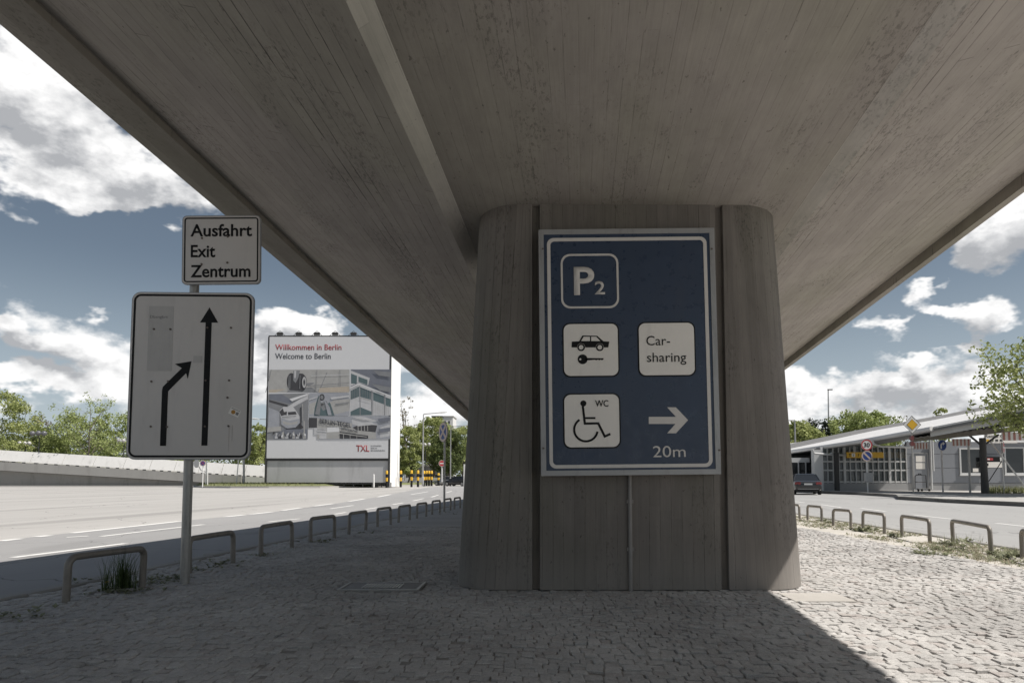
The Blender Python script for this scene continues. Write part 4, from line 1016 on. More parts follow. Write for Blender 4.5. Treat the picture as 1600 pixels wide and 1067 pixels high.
    for px in (436, 465.5, 494, 522.5, 551.5, 581):
        x, z = q(px, 526); z += .25
        f = MB(); f.obox((x, .30, z + .18), (1, 0, 0), .36, (0, 1, .5), .15, (0, -.5, 1), .16); fo = f.build('floodlight', M['dark'], root)
        MB().tube([(x - .7, .25, z - .1), (x, .3, z + .55), (x + .7, .25, z - .1)], .035, 5).build('bracket', M['dark'], fo)
billboard()

# ------------------------------------------------------------------ striped bollards
def bollard(px, top, bot, Y, label):
    b = P(px, bot, Y); h = P(px, top, Y).z - b.z; r = .145 * Y / 90
    root = thing('bollard', label, 'bollard', (b.x, Y, b.z), 0, 'yellow and black bollards by the billboard')
    MB().lathe((0, 0, 0), [(r, -.4), (r, h * .97 - r * .3), (r * .7, h * .99), (r * .2, h)], 12).build('post', M['black'], root, smooth=True)
    for a, c in ((.27, .52), (.76, .99)):
        MB().lathe((0, 0, 0), [(r + .012, h * a), (r + .012, min(h * c, h * .97 - r * .3)), (r * .75, h * c + (.01 if c > .9 else 0))] + ([(r * .2, h + .012)] if c > .9 else []), 12).build('band', M['yellow'], root, smooth=True)
for px, t, b, Y, l in ((604, 735, 758, 84.6, 'yellow and black bollard in front of the grey billboard base'), (626.2, 735, 757.3, 90, 'yellow and black bollard beside the white billboard side wall'), (643, 734.5, 756.3, 92, 'yellow and black bollard, lone one between the white side wall and the street lamp'),
                       (653, 734.5, 756.5, 92, 'yellow and black bollard just left of the near street lamp'), (662.4, 735.3, 755, 94, 'leftmost of the four close set striped bollards right of the street lamp'), (666.4, 735.3, 754.6, 95, 'second of the four close set striped bollards right of the street lamp'),
                       (670.3, 735.3, 754.6, 95, 'third of the four close set striped bollards right of the street lamp'), (674.3, 735.3, 754.6, 95, 'rightmost of the four close set striped bollards right of the street lamp'), (685, 739, 753.5, 99, 'shorter striped bollard standing alone near the red no entry sign')):
    bollard(px, t, b, Y, l)
def post(name, label, px, t, b, Y, r, mat, cat, px_top=None):
    a = P(px, b, Y); c = P(px_top or px, t, Y)
    o = MB().tube([(0, 0, -.3), (0, 0, 0), (c.x - a.x, 0, c.z - a.z)], r, 10).lathe((c.x - a.x, 0, c.z - a.z), [(r, 0), (r * .6, r * .5)], 8).build(name, mat, None, smooth=True, loc=tuple(a)); tag(o, label, cat); return o
post('marker_post', 'short white marker post in front of the grey billboard base', 584, 741.5, 757.2, 84.4, .11, M['white'], 'post')

# ------------------------------------------------------------------ lamps
def lamp(px, top, bot, Y, head_px, head_py, label, r=.10):
    b = P(px, bot, Y); t = P(px, top, Y); hd = P(head_px, head_py, Y); h = t.z - b.z; dx = hd.x - b.x; dz = hd.z - t.z; sgn = 1 if dx > 0 else -1
    root = thing('street_lamp', label, 'street lamp', (b.x, Y, b.z), 0, 'single arm street lamps')
    MB().tube([(0, 0, -.3), (0, 0, h * .25), (0, 0, h)], [r * 1.2, r * 1.1, r * .65], 10).lathe((0, 0, 0), [(r * 1.5, -.1), (r * 1.5, .9), (r * 1.1, .95)], 10).build('pole', M['lamp_metal'], root, smooth=True)
    MB().tube([(0, 0, h - .05), (sgn * .12, 0, h + .02), (dx * .8, 0, h + dz * .8)], [r * .65, r * .6, r * .5], 8).build('arm', M['lamp_metal'], root, smooth=True)
    m_ = MB(); L = .62
    m_.lathe((0, 0, 0), [(.03, -L), (.10, -L * .8), (.16, -.1), (.15, L * .5), (.06, L)], 12)
    m_.v = [(dx + sgn * z * 1.0, y * 1.3, h + dz + .02 + x * .62 + z * .08) for x, y, z in m_.v]
    m_.build('lamp_head', paint('pale_lamp_housing', (.56, .56, .55), .5), root, smooth=True)
lamp(660.5, 647, 755.5, 90, 691, 644.5, 'tall grey street lamp with its arm over the striped bollards')
lamp(703.6, 667, 756, 104, 738, 663.5, 'grey street lamp whose arm vanishes behind the bridge edge', .09)
lamp(632.5, 694.5, 748, 118, 646, 692, 'low street lamp with flat head beside the white billboard side', .08)
lamp(430, 655.5, 756, 96, 399, 654.5, 'street lamp behind the billboard with only its head showing at the left edge')
lamp(1244.3, 657, 763, 74, 1216, 656.5, 'grey street lamp behind the black saloon, its arm pointing behind the pillar', .11)
def mast():
    Y = 120; b = P(1296, 760, Y); t = P(1294, 609, Y)
    root = thing('lamp_mast', 'very tall thin lamp mast rising behind the terminal roof', 'lamp mast', (b.x, Y, -.1)); h = t.z + .1; dx = t.x - b.x
    MB().tube([(0, 0, -.2), (dx * .5, 0, h * .5), (dx, 0, h)], [.20, .15, .09], 10).build('pole', M['lamp_metal'], root, smooth=True)
    MB().box(dx - .1, dx + .75, -.15, .15, h - .05, h + .12).build('lamp_head', M['dark'], root, bevel=.03)
mast()
M['globe'] = paint('smoked_lamp_globe', (.13, .13, .14), .18, 0, .05, 3, 0, 0, .6); M['globe_pale'] = paint('pale_lamp_globe', (.46, .45, .44), .25, 0, .05, 3, 0, 0, .6)
def globes(px, bot, Y, pts, r_px, gm_, label):
    b = P(px, bot, Y); zs = [P(x, y, Y) for x, y in pts]; r = r_px * Y / FPX; zt = sum(q.z for q in zs) / len(zs)
    root = thing('globe_lamp', label, 'globe lamp', (b.x, Y, -.1), 0, 'globe lamps on poles')
    h = zt + .1
    MB().tube([(0, 0, -.2), (0, 0, h - r * 1.6)], [.09, .06], 8).build('pole', M['dark'], root, smooth=True)
    for q in zs:
        MB().tube([(0, 0, h - r * 1.7), (q.x - b.x, 0, h - r * 1.5), (q.x - b.x, 0, q.z + .1 - r * .8)], .03, 6).build('arm', M['dark'], root, smooth=True)
        g = MB().lathe((q.x - b.x, 0, q.z + .1), [(r * math.cos(R(a)), r * math.sin(R(a))) for a in range(-84, 85, 14)], 16); g.build('globe', gm_, root, smooth=True)
globes(59.5, 722, 104, ((50.5, 677), (60, 676.5), (69, 677)), 4.0, M['globe'], 'dark triple globe lamp above the ramp wall left of the airy tree')
globes(38.5, 720, 106, ((31, 692), (38.5, 692.3), (45.5, 692.3)), 3.0, M['globe_pale'], 'pale triple globe lamp, lower and left of the dark one')
globes(192.5, 730, 104, ((185.5, 687.5), (193, 688.2), (200.5, 687.5)), 2.9, M['globe_pale'], 'pale globe lamp at the left edge of the arrow sign')
globes(664.5, 745, 112, ((657.3, 694), (664, 694.6), (670.3, 694)), 2.7, M['globe_pale'], 'pale triple globe lamp behind the near street lamp')

# ------------------------------------------------------------------ traffic signs
def disc(mb, c, r, y0, y1, mi=0, n=28): mb.plate(circ(c[0], c[1], r, None, n), y0, y1, mi)
def sign_root(label, px, bot, Y, rotz=0): b = P(px, bot, Y); return thing('traffic_sign', label, 'traffic sign', (b.x, Y, b.z), rotz), b
def pole(root, h, r, mat, dx=0): return MB().tube([(0, 0, -.3), (0, 0, .3), (dx, 0, h)], r, 12).lathe((dx, 0, h), [(r * 1.1, 0), (r * .5, r * .5)], 10).build('pole', mat, root, smooth=True)
def face(root, name, mat, back=True): pass
# blue no-stopping sign on the island
b = G(694, 797.5); c = P(693, 675, b.y); root = thing('traffic_sign', 'faded blue no-stopping sign on a grey pole among the far left hoops', 'traffic sign', tuple(b), R(-57)); r_ = .315; zc = c.z - b.z
pole(root, zc + r_ + .03, .034, M['steel'])
MB().plate(circ(0, zc, r_), -.060, -.040).build('plate', M['sign_back'], root)
MB().ring(circ(0, zc, r_ - .004), circ(0, zc, r_ * .74), -.066, -.0605).build('rim', M['pale_red'], root)
MB().plate(circ(0, zc, r_ * .74), -.064, -.0605).build('disc', M['blue'], root)
for s_ in (1, -1): MB().stroke([(-s_ * r_ * .56, zc - r_ * .56), (s_ * r_ * .56, zc + r_ * .56)], .085, -.070 - .002 * s_, -.0665).build('cross_bar', M['pale_red'], root)
# no entry, far left
def no_entry(label, px, py, bot, Y, r, rotz, pm, px_base=None, squash=1):
    root, b = sign_root(label, px_base or px, bot, Y, rotz); zc = P(px, py, Y).z - b.z
    pole(root, zc + r * .9, .05 * Y / 60, pm, (P(px, py, Y).x - b.x) / math.cos(rotz))
    dx = (P(px, py, Y).x - b.x) / math.cos(rotz)
    MB().plate(circ(dx, zc, r), -.12, -.085).build('disc', M['red'], root); MB().ring(circ(dx, zc, r * 1.07), circ(dx, zc, r * 1.003), -.12, -.085).build('rim', M['white'], root)
    MB().box(dx - r * .72, dx + r * .72, -.128, -.1205, zc - r * .17, zc + r * .17).build('bar', M['white'], root)
no_entry('small red no entry sign half hidden behind the no-stopping sign pole', 690.5, 723.8, 749, 84, .36, R(8), M['white'])
no_entry('red no entry sign on a white pole in front of the grey kiosk wall', 1563.6, 699.3, 766, 46, .37, R(50), M['white'], 1568.5)
# 30 km/h and no parking
root, b = sign_root('round 30 speed limit sign above a blue no parking disc, grey box on the pole', 1356, 768, 49); Y = 49
zc = P(1353, 695, Y).z - b.z; z2 = P(1353, 712.3, Y).z - b.z; dx = P(1353.2, 700, Y).x - b.x; r_ = .40
pole(root, zc + .3, .045, M['white'], dx)
MB().plate(circ(dx, zc, r_), -.12, -.08).build('speed_plate', M['white'], root); MB().ring(circ(dx, zc, r_), circ(dx, zc, r_ * .78), -.128, -.121).build('rim', M['red'], root)
text('30', 'lettering', M['black'], root, dx - .215, zc - .15, .30, .43, -.127, .02, .006)
MB().plate(circ(dx, z2, r_ * .96), -.12, -.08).build('parking_plate', M['blue'], root); MB().ring(circ(dx, z2, r_ * .97), circ(dx, z2, r_ * .76), -.128, -.121).build('rim', M['pale_red'], root)
MB().stroke([(dx - r_ * .52, z2 + r_ * .52), (dx + r_ * .52, z2 - r_ * .52)], .12, -.128, -.121).build('cross_bar', M['pale_red'], root)
zb = P(1357, 745.5, Y).z - b.z; MB().box(-.24 + .03, .27 + .03, -.2, .12, zb - .33, zb + .33).build('box', M['alu'], root, bevel=.03)
# priority road
root, b = sign_root('yellow and white diamond priority road sign on a slim pole', 1427, 770, 44); Y = 44
zc = P(1424, 663.5, Y).z - b.z; dx = P(1424, 663, Y).x - b.x; k = .56
pole(root, zc, .04, M['steel'], dx)
dm = lambda s_: [(dx, zc - s_), (dx + s_, zc), (dx, zc + s_), (dx - s_, zc)]
MB().plate(dm(k), -.09, -.05).build('plate', M['white'], root); MB().ring(dm(k * 1.04), dm(k * .985), -.095, -.085).build('rim', M['dark'], root); MB().plate(dm(k * .60), -.105, -.091).build('diamond', M['yellow'], root); MB().ring(dm(k * .64), dm(k * .602), -.104, -.091).build('diamond_line', M['black'], root)
for py in (684.5, 693): z = P(1424, py, Y).z - b.z; MB().plate(circ(dx - .03, z, .11, .16), -.13, .06).build('lamp', paint('dark_red_lamp', (.16, .05, .05), .4), root)
# turn right
root, b = sign_root('round blue turn right arrow sign on a worn red and white pole', 1473.5, 768, 47); Y = 47
zc = P(1470.7, 695.5, Y).z - b.z; dx = P(1470.7, 695, Y).x - b.x; r_ = .36
pole(root, zc, .055, paint('worn_white_red_pole', (.62, .58, .55), .6, 0, .3, 7, .45), dx)
MB().plate(circ(dx, zc, r_ * .80, r_), -.12, -.085).build('disc', M['blue'], root); MB().ring(circ(dx, zc, r_ * .85, r_ * 1.05), circ(dx, zc, r_ * .805, r_ * 1.005), -.122, -.085).build('rim', M['white'], root)
ar = MB(); ar.stroke([(dx - .09, zc - .24), (dx - .09, zc + .02), (dx - .04, zc + .10), (dx + .05, zc + .12)], .085, -.130, -.121); ar.plate([(dx + .04, zc + .25), (dx + .20, zc + .12), (dx + .04, zc - .01)], -.131, -.121); ar.build('arrow', M['white'], root)
# signs and posts on the far left verge
root, b = sign_root('small faded blue no-stopping sign on a white pole, far left verge', 316.5, 757, 84); Y = 84
zc = P(316.5, 723.5, Y).z - b.z; pole(root, zc, .06, M['white']); MB().plate(circ(0, zc, .36), -.12, -.08).build('plate', M['pale_red'], root); MB().plate(circ(0, zc, .27), -.13, -.121).build('disc', M['blue'], root)
for s_ in (1, -1): MB().stroke([(-s_ * .2, zc - .2), (s_ * .2, zc + .2)], .05, -.139 - .002 * s_, -.1305).build('cross_bar', M['red'], root)
root, b = sign_root('round grey back of a traffic mirror on a bent arm beside the small no-stopping sign', 321.5, 759, 88); Y = 88
pole(root, P(321.5, 722, Y).z - b.z, .07, M['white']); zc = P(308, 724, Y).z - b.z; dx = P(307, 724, Y).x - b.x
MB().tube([(0, 0, zc - 1.1), (dx * .5, 0, zc - .9), (dx, .1, zc)], .05, 8).build('arm', M['steel'], root, smooth=True); MB().plate(circ(dx, zc, .33, .55), -.06, .05).build('mirror', M['alu'], root)
post('marker_post', 'short white pole right of the traffic mirror', 324.3, 731.5, 756.5, 86, .06, M['white'], 'post')
post('leaning_pole', 'slim slightly leaning white pole left of the thick grey post under the arrow sign', 369, 715, 758, 88, .06, M['white'], 'pole', 373)
post('lamp_post', 'thick grey post seen below the right corner of the arrow sign', 381, 640, 760, 88, .13, M['lamp_metal'], 'post')
o = MB().box(-.16, .16, -.05, .05, 0, 3.2).build('sign_panel', M['white'], None, loc=(P(726, 748, 100).x, 100, -.05)); tag(o, 'narrow white upright panel beside the shaded pillar edge, far away', 'panel')

# ------------------------------------------------------------------ far buildings on the left
def house(name, label, px0, px1, top, Y, D, mat, roof=None, z0=-.1):
    a = P(px0, 748, Y).x; b = P(px1, 748, Y).x; zt = P((px0 + px1) / 2, top, Y).z
    root = thing(name, label, 'building', ((a + b) / 2, Y, z0)); w = (b - a) / 2; h = zt - z0
    MB().box(-w, w, 0, D, 0, h).build('wall', mat, root)
    MB().box(-w - .3, w + .3, -.3, D + .3, h + .003, h + .4).build('roof', roof or M['ramp_conc'], root)
    return root, w, h
r0, w, h = house('low_building', 'low grey flat roofed building behind the striped bollards', 632, 700, 728, 145, 10, paint('grey_plaster', (.20, .195, .19), .8))
for i in range(5): MB().box(-w + .8 + i * 1.8, -w + 2.0 + i * 1.8, -.05, .02, 1.0, 2.0).build('window', M['glass'], r0)
o = MB().box(0, P(690, 748, 125).x - P(622, 748, 125).x, 0, .3, -.1, 1.25).build('boundary_wall', M['parapet'], None, loc=(P(622, 748, 125).x, 125, 0)); tag(o, 'low white wall behind the row of striped bollards', 'wall')
r0, w, h = house('apartment_block', 'pale apartment block high above the trees at the bridge edge', 690, 707, 651, 330, 14, paint('pale_render', (.66, .65, .64), .8))
for j in range(5):
    for i in range(2): MB().box(-w + .8 + i * 2.2, -w + 1.6 + i * 2.2, -.06, .02, h - 3.4 - j * 3, h - 2.0 - j * 3).build('window', M['glass'], r0)
Yt = 320; tb = P(683, 748, Yt)
root = thing('control_tower', 'grey control tower with a cab wider than its shaft above the distant trees', 'tower', (tb.x, Yt, -.1)); zt = P(683, 650, Yt).z
MB().box(-1.6, 1.6, -1.6, 1.6, 0, zt - 2.6).build('shaft', M['ramp_conc'], root)
MB().add([(x * s_, y * s_, z) for s_, z in ((1.7, zt - 2.6), (2.5, zt - .5)) for x, y in ((-1, -1), (1, -1), (1, 1), (-1, 1))], [(0, 1, 5, 4), (1, 2, 6, 5), (2, 3, 7, 6), (3, 0, 4, 7), (0, 3, 2, 1)]).build('cab', M['glass'], root)
MB().box(-2.6, 2.6, -2.6, 2.6, zt - .497, zt).build('roof', M['dark'], root)

# ------------------------------------------------------------------ cars
def car(label, loc, rotz, paint_mat, estate=False, L=5.0, W=1.88, H=1.48):
    """built nose towards +Y, tail at -Y"""
    root = thing('parked_car', label, 'car', loc, rotz); hl = L / 2; hw = W / 2
    # body: cross sections along the length (y, half width, bottom, belt)
    S = [(-hl, .80, .42, .80), (-hl + .06, .90, .30, .95), (-hl + .30, .96, .24, 1.02), (-hl + 1.0, 1.0, .22, 1.03), (-.6, 1.0, .20, .99), (.6, 1.0, .20, .97), (hl - 1.35, .99, .22, .96), (hl - .7, .95, .24, .86), (hl - .22, .88, .28, .74), (hl, .72, .36, .62)]
    vs = []; m = 10
    for y, k, zb, zt in S:
        w = hw * k
        vs += [(-w * .82, y, zb), (-w * .97, y, zb + .10), (-w, y, zb + .28), (-w * .985, y, zt - .16), (-w * .90, y, zt - .02), (w * .90, y, zt - .02), (w * .985, y, zt - .16), (w, y, zb + .28), (w * .97, y, zb + .10), (w * .82, y, zb)]
    fs = [(i * m + j, i * m + (j + 1) % m, (i + 1) * m + (j + 1) % m, (i + 1) * m + j) for i in range(len(S) - 1) for j in range(m)] + [tuple(range(m)), tuple((len(S) - 1) * m + j for j in range(m))]
    body = MB().add(vs, fs).build('body', paint_mat, root, smooth=True)
    yr = -hl + (.16 if estate else .92); yrt = -hl + (.55 if estate else 1.62); yf = hl - 1.25; yft = hl - 2.15
    bw, tw = hw * .90, hw * .70; zb, zt = .98, H
    gv = [(-bw, yr, zb + .03), (bw, yr, zb + .03), (bw, yf, zb - .02), (-bw, yf, zb - .02), (-tw, yrt, zt - .04), (tw, yrt, zt - .04), (tw, yft, zt - .03), (-tw, yft, zt - .03)]
    MB().add(gv, [(0, 1, 5, 4), (1, 2, 6, 5), (2, 3, 7, 6), (3, 0, 4, 7), (4, 5, 6, 7)]).build('windows', M['glass'], root)
    rf = MB(); ya, yb = yrt - .04, yft + .05
    rf.add([(-tw - .03, ya, zt - .05), (tw + .03, ya, zt - .05), (tw + .03, yb, zt - .04), (-tw - .03, yb, zt - .04), (-tw * .8, ya + .15, zt + .02), (tw * .8, ya + .15, zt + .02), (tw * .8, yb - .2, zt + .03), (-tw * .8, yb - .2, zt + .03)], [(0, 1, 5, 4), (1, 2, 6, 5), (2, 3, 7, 6), (3, 0, 4, 7), (4, 5, 6, 7), (3, 2, 1, 0)])
    for sx in (-1, 1):
        for (y0, z0), (y1, z1) in (((yr, zb + .03), (yrt, zt - .05)), ((yf, zb), (yft, zt - .05)), ((-.15, zb), (-.15, zt - .05))):
            rf.tube([(sx * (bw + .012), y0, z0), (sx * (tw + .022), y1, z1)], .045, 6)
    rf.build('roof', paint_mat, root, smooth=True)
    for sx in (-1, 1):
        for y in (-hl + 1.05, hl - .95):
            w_ = MB().lathe((0, 0, 0), [(.20, -.115), (.30, -.12), (.335, -.08), (.335, .08), (.30, .12), (.20, .115)], 20); w_.v = [(sx * (hw - .10) + z, y + b_, .335 + a_) for a_, b_, z in w_.v]
            wo = w_.build('wheel', M['black'], root, smooth=True)
            rm = MB().lathe((0, 0, 0), [(.215, -.122), (.20, .122)], 14); rm.v = [(sx * (hw - .10) + z, y + b_, .335 + a_) for a_, b_, z in rm.v]; rm.build('rim', M['alu'], wo, smooth=True)
        tl_ = MB(); tl_.obox((sx * hw * .74, -hl + .055, .80), (1, sx * .25, 0), .20, (0, 1, 0), .05, (0, 0, 1), .085); tl_.build('tail_light', paint('red_tail_light', (.20, .03, .03), .25), root, bevel=.02)
        h_ = MB(); h_.obox((sx * hw * .68, hl - .14, .62), (1, -sx * .5, 0), .17, (0, 1, 0), .05, (0, 0, 1), .07); h_.build('headlight', paint('clear_headlight', (.55, .55, .56), .15), root, bevel=.02)
        mi = MB(); mi.obox((sx * (hw + .07), hl - 1.75, 1.0), (1, 0, 0), .11, (0, 1, 0), .06, (0, 0, 1), .07); mi.build('wing_mirror', paint_mat, root, bevel=.03)
    MB().box(-.27, .27, -hl - .012, -hl + .03, .70, .81).build('number_plate', M['white'], root)
    MB().box(-hw * .72, hw * .72, -hl - .03, -hl + .05, .40, .435).build('bumper_trim', M['alu'], root)
    MB().box(-.5, .5, -hl - .006, -hl + .07, .845, .868).build('boot_trim', M['alu'], root)
    MB().box(-hw * .78, hw * .78, -hl + .02, -hl + .22, .24, .36).build('bumper', M['black'], root)
M['car_black'] = paint('black_car_paint', (.030, .030, .032), .14, .1, .1, 2, 0, 0, .7); M['car_silver'] = paint('silver_car_paint', (.35, .35, .36), .25, .6, .05, 2, 0, 0, .6)
c = G(1261, 768.5, Z_ROAD_R)
car('black saloon car seen from behind on the side road right of the pillar', (P(1278, 748, 48).x, 48 + 2.4, Z_ROAD_R), R(-16), M['car_black'])
c = P(716, 757, 103); car('dark estate car turning at the junction beside the pillar edge', (c.x, 103, -.08), R(62), M['car_black'], True, 4.7)
c = P(697, 755, 112); car('silver car half hidden behind the no-stopping pole and the dark estate car', (c.x, 112, -.08), R(70), M['car_silver'], True, 4.4)

# ------------------------------------------------------------------ terminal building on the right
M['panel'] = paint('blue_grey_wall_panel', (.235, .245, .265), .5, 0, .05, .8, .06, .05)
M['plinth'] = paint('grey_plinth', (.33, .33, .33), .8, 0, .08, 1, .15, .1)
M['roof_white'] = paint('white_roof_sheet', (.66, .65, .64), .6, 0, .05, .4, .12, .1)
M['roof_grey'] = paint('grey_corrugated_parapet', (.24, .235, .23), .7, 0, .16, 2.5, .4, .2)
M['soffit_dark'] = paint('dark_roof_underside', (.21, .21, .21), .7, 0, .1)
M['frame_w'] = paint('pale_window_frame', (.58, .58, .57), .5, 0, .06)
def terminal():
    Y = 56.0; K = lambda px, py, y=Y: P(px, py, y)
    root = thing('terminal_building', 'long low grey terminal with a slanting white roof, glazed front and panelled wall', 'building', (K(1285, 748).x, Y, .05))
    o = Vector(root.location)
    q = lambda px, py, y=Y: (K(px, py, y).x - o.x, K(px, py, y).z - o.z)
    x0 = q(1285, 748)[0]; xg = q(1417, 748)[0]; x1 = q(1760, 748)[0]; zt = q(1400, 698)[1]; zw = q(1400, 683)[1]; zb = q(1400, 754.5)[1]
    # panelled wall: courses of panels with open joints
    for i, (a, b) in enumerate(((754.2, 731.2), (730.7, 709.7), (709.2, 690))):
        z0, z1 = q(1500, a)[1], q(1500, b)[1]
        MB().box(xg + .05, x1, -.02, .25, z0, z1).build('wall_panel', M['panel'], root)
    MB().box(xg + .05, x1, .02, .3, 0, q(1500, 754.7)[1]).build('plinth', M['plinth'], root)
    MB().box(x0, xg + .02, -.05, .25, 0, zb).build('glazing_plinth', M['plinth'], root)
    MB().box(x0, x1, 9, 9.3, 0, zt - .2).build('rear_wall', M['panel'], root)
    MB().box(x1 + .003, x1 + .3, .0, 9, 0, zt).build('end_wall', M['panel'], root)
    MB().box(x0, x1, .3, 9, .0, .02).build('floor', M['path'], root)
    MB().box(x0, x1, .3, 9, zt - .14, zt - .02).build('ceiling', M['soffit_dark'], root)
    rl = random.Random(5)
    for i in range(7):                                   # counters and columns inside the hall
        xx = x0 + .8 + i * (xg - x0 - 1) / 7
        MB().box(xx, xx + rl.uniform(.2, .8), 3, 3.6, .02, rl.uniform(1, 3)).build('inner_column', M['frame_w'] if i % 3 else M['panel'], root)
    gl = MB().box(x0 + .05, xg - .05, .10, .12, zb, zt).build('glazing', None, root)
    gm_, gw, gb = material('clear_pane'); gb.inputs['Base Color'].default_value = (.16, .18, .18, 1); gb.inputs['Roughness'].default_value = .05; gb.inputs['Alpha'].default_value = .45; gb.inputs['Specular IOR Level'].default_value = .8
    gl.data.materials.clear(); gl.data.materials.append(gm_)
    n = 15
    for i in range(n + 1):
        x = x0 + (xg - x0) * i / n; k = .09 if i % 4 == 0 else .03
        MB().box(x - k, x + k, -.06, .09, zb, zt).build('mullion', M['frame_w'], root)
    for py in (752.6, 734.5, 721):
        z = q(1350, py)[1]; MB().box(x0, xg, -.035, .085, z - .06, z + .06).build('transom', M['frame_w'], root)
    # left wing, further back
    wx0 = q(1190, 748)[0]; MB().box(wx0, x0 - .05, 2.4, 12, 0, 2.75).build('rear_wing', M['frame_w'], root)
    for i in range(8): MB().box(wx0 + .3 + i * .62, wx0 + .78 + i * .62, 2.36, 2.42, .95, 2.35).build('window', M['glass'], root)
    MB().box(x0 - .75, x0 - .04, -.3, .3, 0, zt - .25).build('entrance_wall', M['frame_w'], root)
    MB().box(x0 + .75, x0 + 1.05, -.8, -.5, 0, zt - .5).build('entrance_column', M['dark'], root)
    # roof: eave runs from far left to near right and climbs
    A = [(1190, 712, 66), (1231, 704.5, 62), (1340, 688.5, 52), (1456, 668, 45), (1600, 640, 39), (1720, 615, 35)]
    def band(name, dy0, dy1, back, thick, mat, sel=None):
        m_ = MB(); pts = A if sel is None else sel; lo = []; 
        for px, py, y in pts:
            p0 = P(px, py + dy0, y) - o; p1 = P(px, py + dy1, y + back) - o
            lo.append((p0, p1))
        vs = []
        for p0, p1 in lo: vs += [p0, p1, p1 - Vector((0, 0, thick)), p0 - Vector((0, 0, thick))]
        fs = [(4 * i + j, 4 * i + (j + 1) % 4, 4 * i + 4 + (j + 1) % 4, 4 * i + 4 + j) for i in range(len(lo) - 1) for j in range(4)] + [(0, 1, 2, 3), tuple(4 * (len(lo) - 1) + j for j in (0, 1, 2, 3))]
        m_.add(vs, fs); return m_.build(name, mat, root)
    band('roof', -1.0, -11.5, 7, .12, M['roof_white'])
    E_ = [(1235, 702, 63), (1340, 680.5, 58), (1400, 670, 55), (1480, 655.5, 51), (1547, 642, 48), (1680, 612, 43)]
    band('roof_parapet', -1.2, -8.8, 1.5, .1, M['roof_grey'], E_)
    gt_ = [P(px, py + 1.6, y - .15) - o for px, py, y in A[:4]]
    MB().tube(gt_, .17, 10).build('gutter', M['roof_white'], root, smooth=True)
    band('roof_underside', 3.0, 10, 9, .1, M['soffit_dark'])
    hd = [P(px, py + 2.2, y + .4) - o for px, py, y in A[3:]]
    m_ = MB()
    for a, b in zip(hd[:-1], hd[1:]): m_.add([a, b, b - Vector((0, 0, .5)), a - Vector((0, 0, .5)), a + Vector((0, .2, 0)), b + Vector((0, .2, 0)), b + Vector((0, .2, -.5)), a + Vector((0, .2, -.5))], [(0, 3, 2, 1), (0, 1, 5, 4), (3, 7, 6, 2), (4, 5, 6, 7), (0, 4, 7, 3), (1, 2, 6, 5)])
    m_.build('roof_fascia', M['frame_w'], root)
    # drain pipes: gutter down and along
    for pts in (((1362, 688, 50), (1366, 694, 50), (1376, 697.5, 53), (1425, 698.5, 55.5)), ((1269, 702, 55), (1272, 708, 55), (1300, 710.5, 55.6), (1325, 711, 55.8))):
        MB().tube([P(*a) - o for a in pts], .085, 8).build('pipe', M['frame_w'], root, smooth=True)
    for px in (1455, 1458.5):
        a = P(px, 690, 55.7) - o; MB().tube([(a.x, -.16, .1 if px < 1456 else 1.6), (a.x, -.16, q(px, 688)[1])], .075, 8).build('downpipe', M['frame_w'], root, smooth=True)
    # door and windows
    a = q(1429, 767); b_ = q(1447.5, 708.5)
    d = MB().box(a[0], b_[0], -.05, -.022, 0, b_[1]).build('door', M['panel'], root); MB().ring([(a[0] - .08, 0), (b_[0] + .08, 0), (b_[0] + .08, b_[1] + .08), (a[0] - .08, b_[1] + .08)], [(a[0], .01), (b_[0], .01), (b_[0], b_[1]), (a[0], b_[1])], -.09, -.021).build('frame', M['plinth'], d)
    for t, u in ((712, 721.5), (723, 732.5)):
        c0 = q(1430.5, u); c1 = q(1444.5, t); MB().box(c0[0], c1[0], -.065, -.052, c0[1], c1[1]).build('pane', M['tile_white'], d)
    for (l, t, r_, b2, sill) in ((1501.5, 702, 1530, 738.5, 742), (1571.5, 700.5, 1597, 738.5, 742.5)):
        c0 = q(l, b2); c1 = q(r_, t)
        w_ = MB().box(c0[0], c1[0], -.05, -.022, c0[1], c1[1]).build('window', M['glass'], root)
        f_ = .17
        MB().ring([(c0[0] - .12, c0[1] - f_), (c1[0] + f_, c0[1] - f_), (c1[0] + f_, c1[1] + .12), (c0[0] - .12, c1[1] + .12)], [(c0[0], c0[1]), (c1[0], c0[1]), (c1[0], c1[1]), (c0[0], c1[1])], -.11, -.021).build('frame', M['frame_w'], w_)
        MB().box(c0[0] - .2, c1[0] + .25, -.2, -.112, c0[1] - f_ - .06, c0[1] - f_ + .05).build('sill', M['white'], w_)
    c0 = q(1519.5, 737); c1 = q(1528, 731.5); MB().box(c0[0], c1[0], -.062, -.052, c0[1], c1[1]).build('notice', M['tile_white'], root)
    MB().box(q(1515, 0)[0], q(1720, 0)[0], -.35, -.03, q(1560, 691.5)[1], q(1560, 689)[1]).build('ledge', M['white'], root)
terminal()
def wall_sign(label, name, px0, py0, px1, py1, Y, mat):
    a = P(px0, py1, Y); b = P(px1, py0, Y); root = thing(name, label, 'sign', (a.x, Y, a.z)); w, h = b.x - a.x, b.z - a.z
    MB().box(0, w, 0, .1, 0, h).build('board', mat, root); return root, w, h
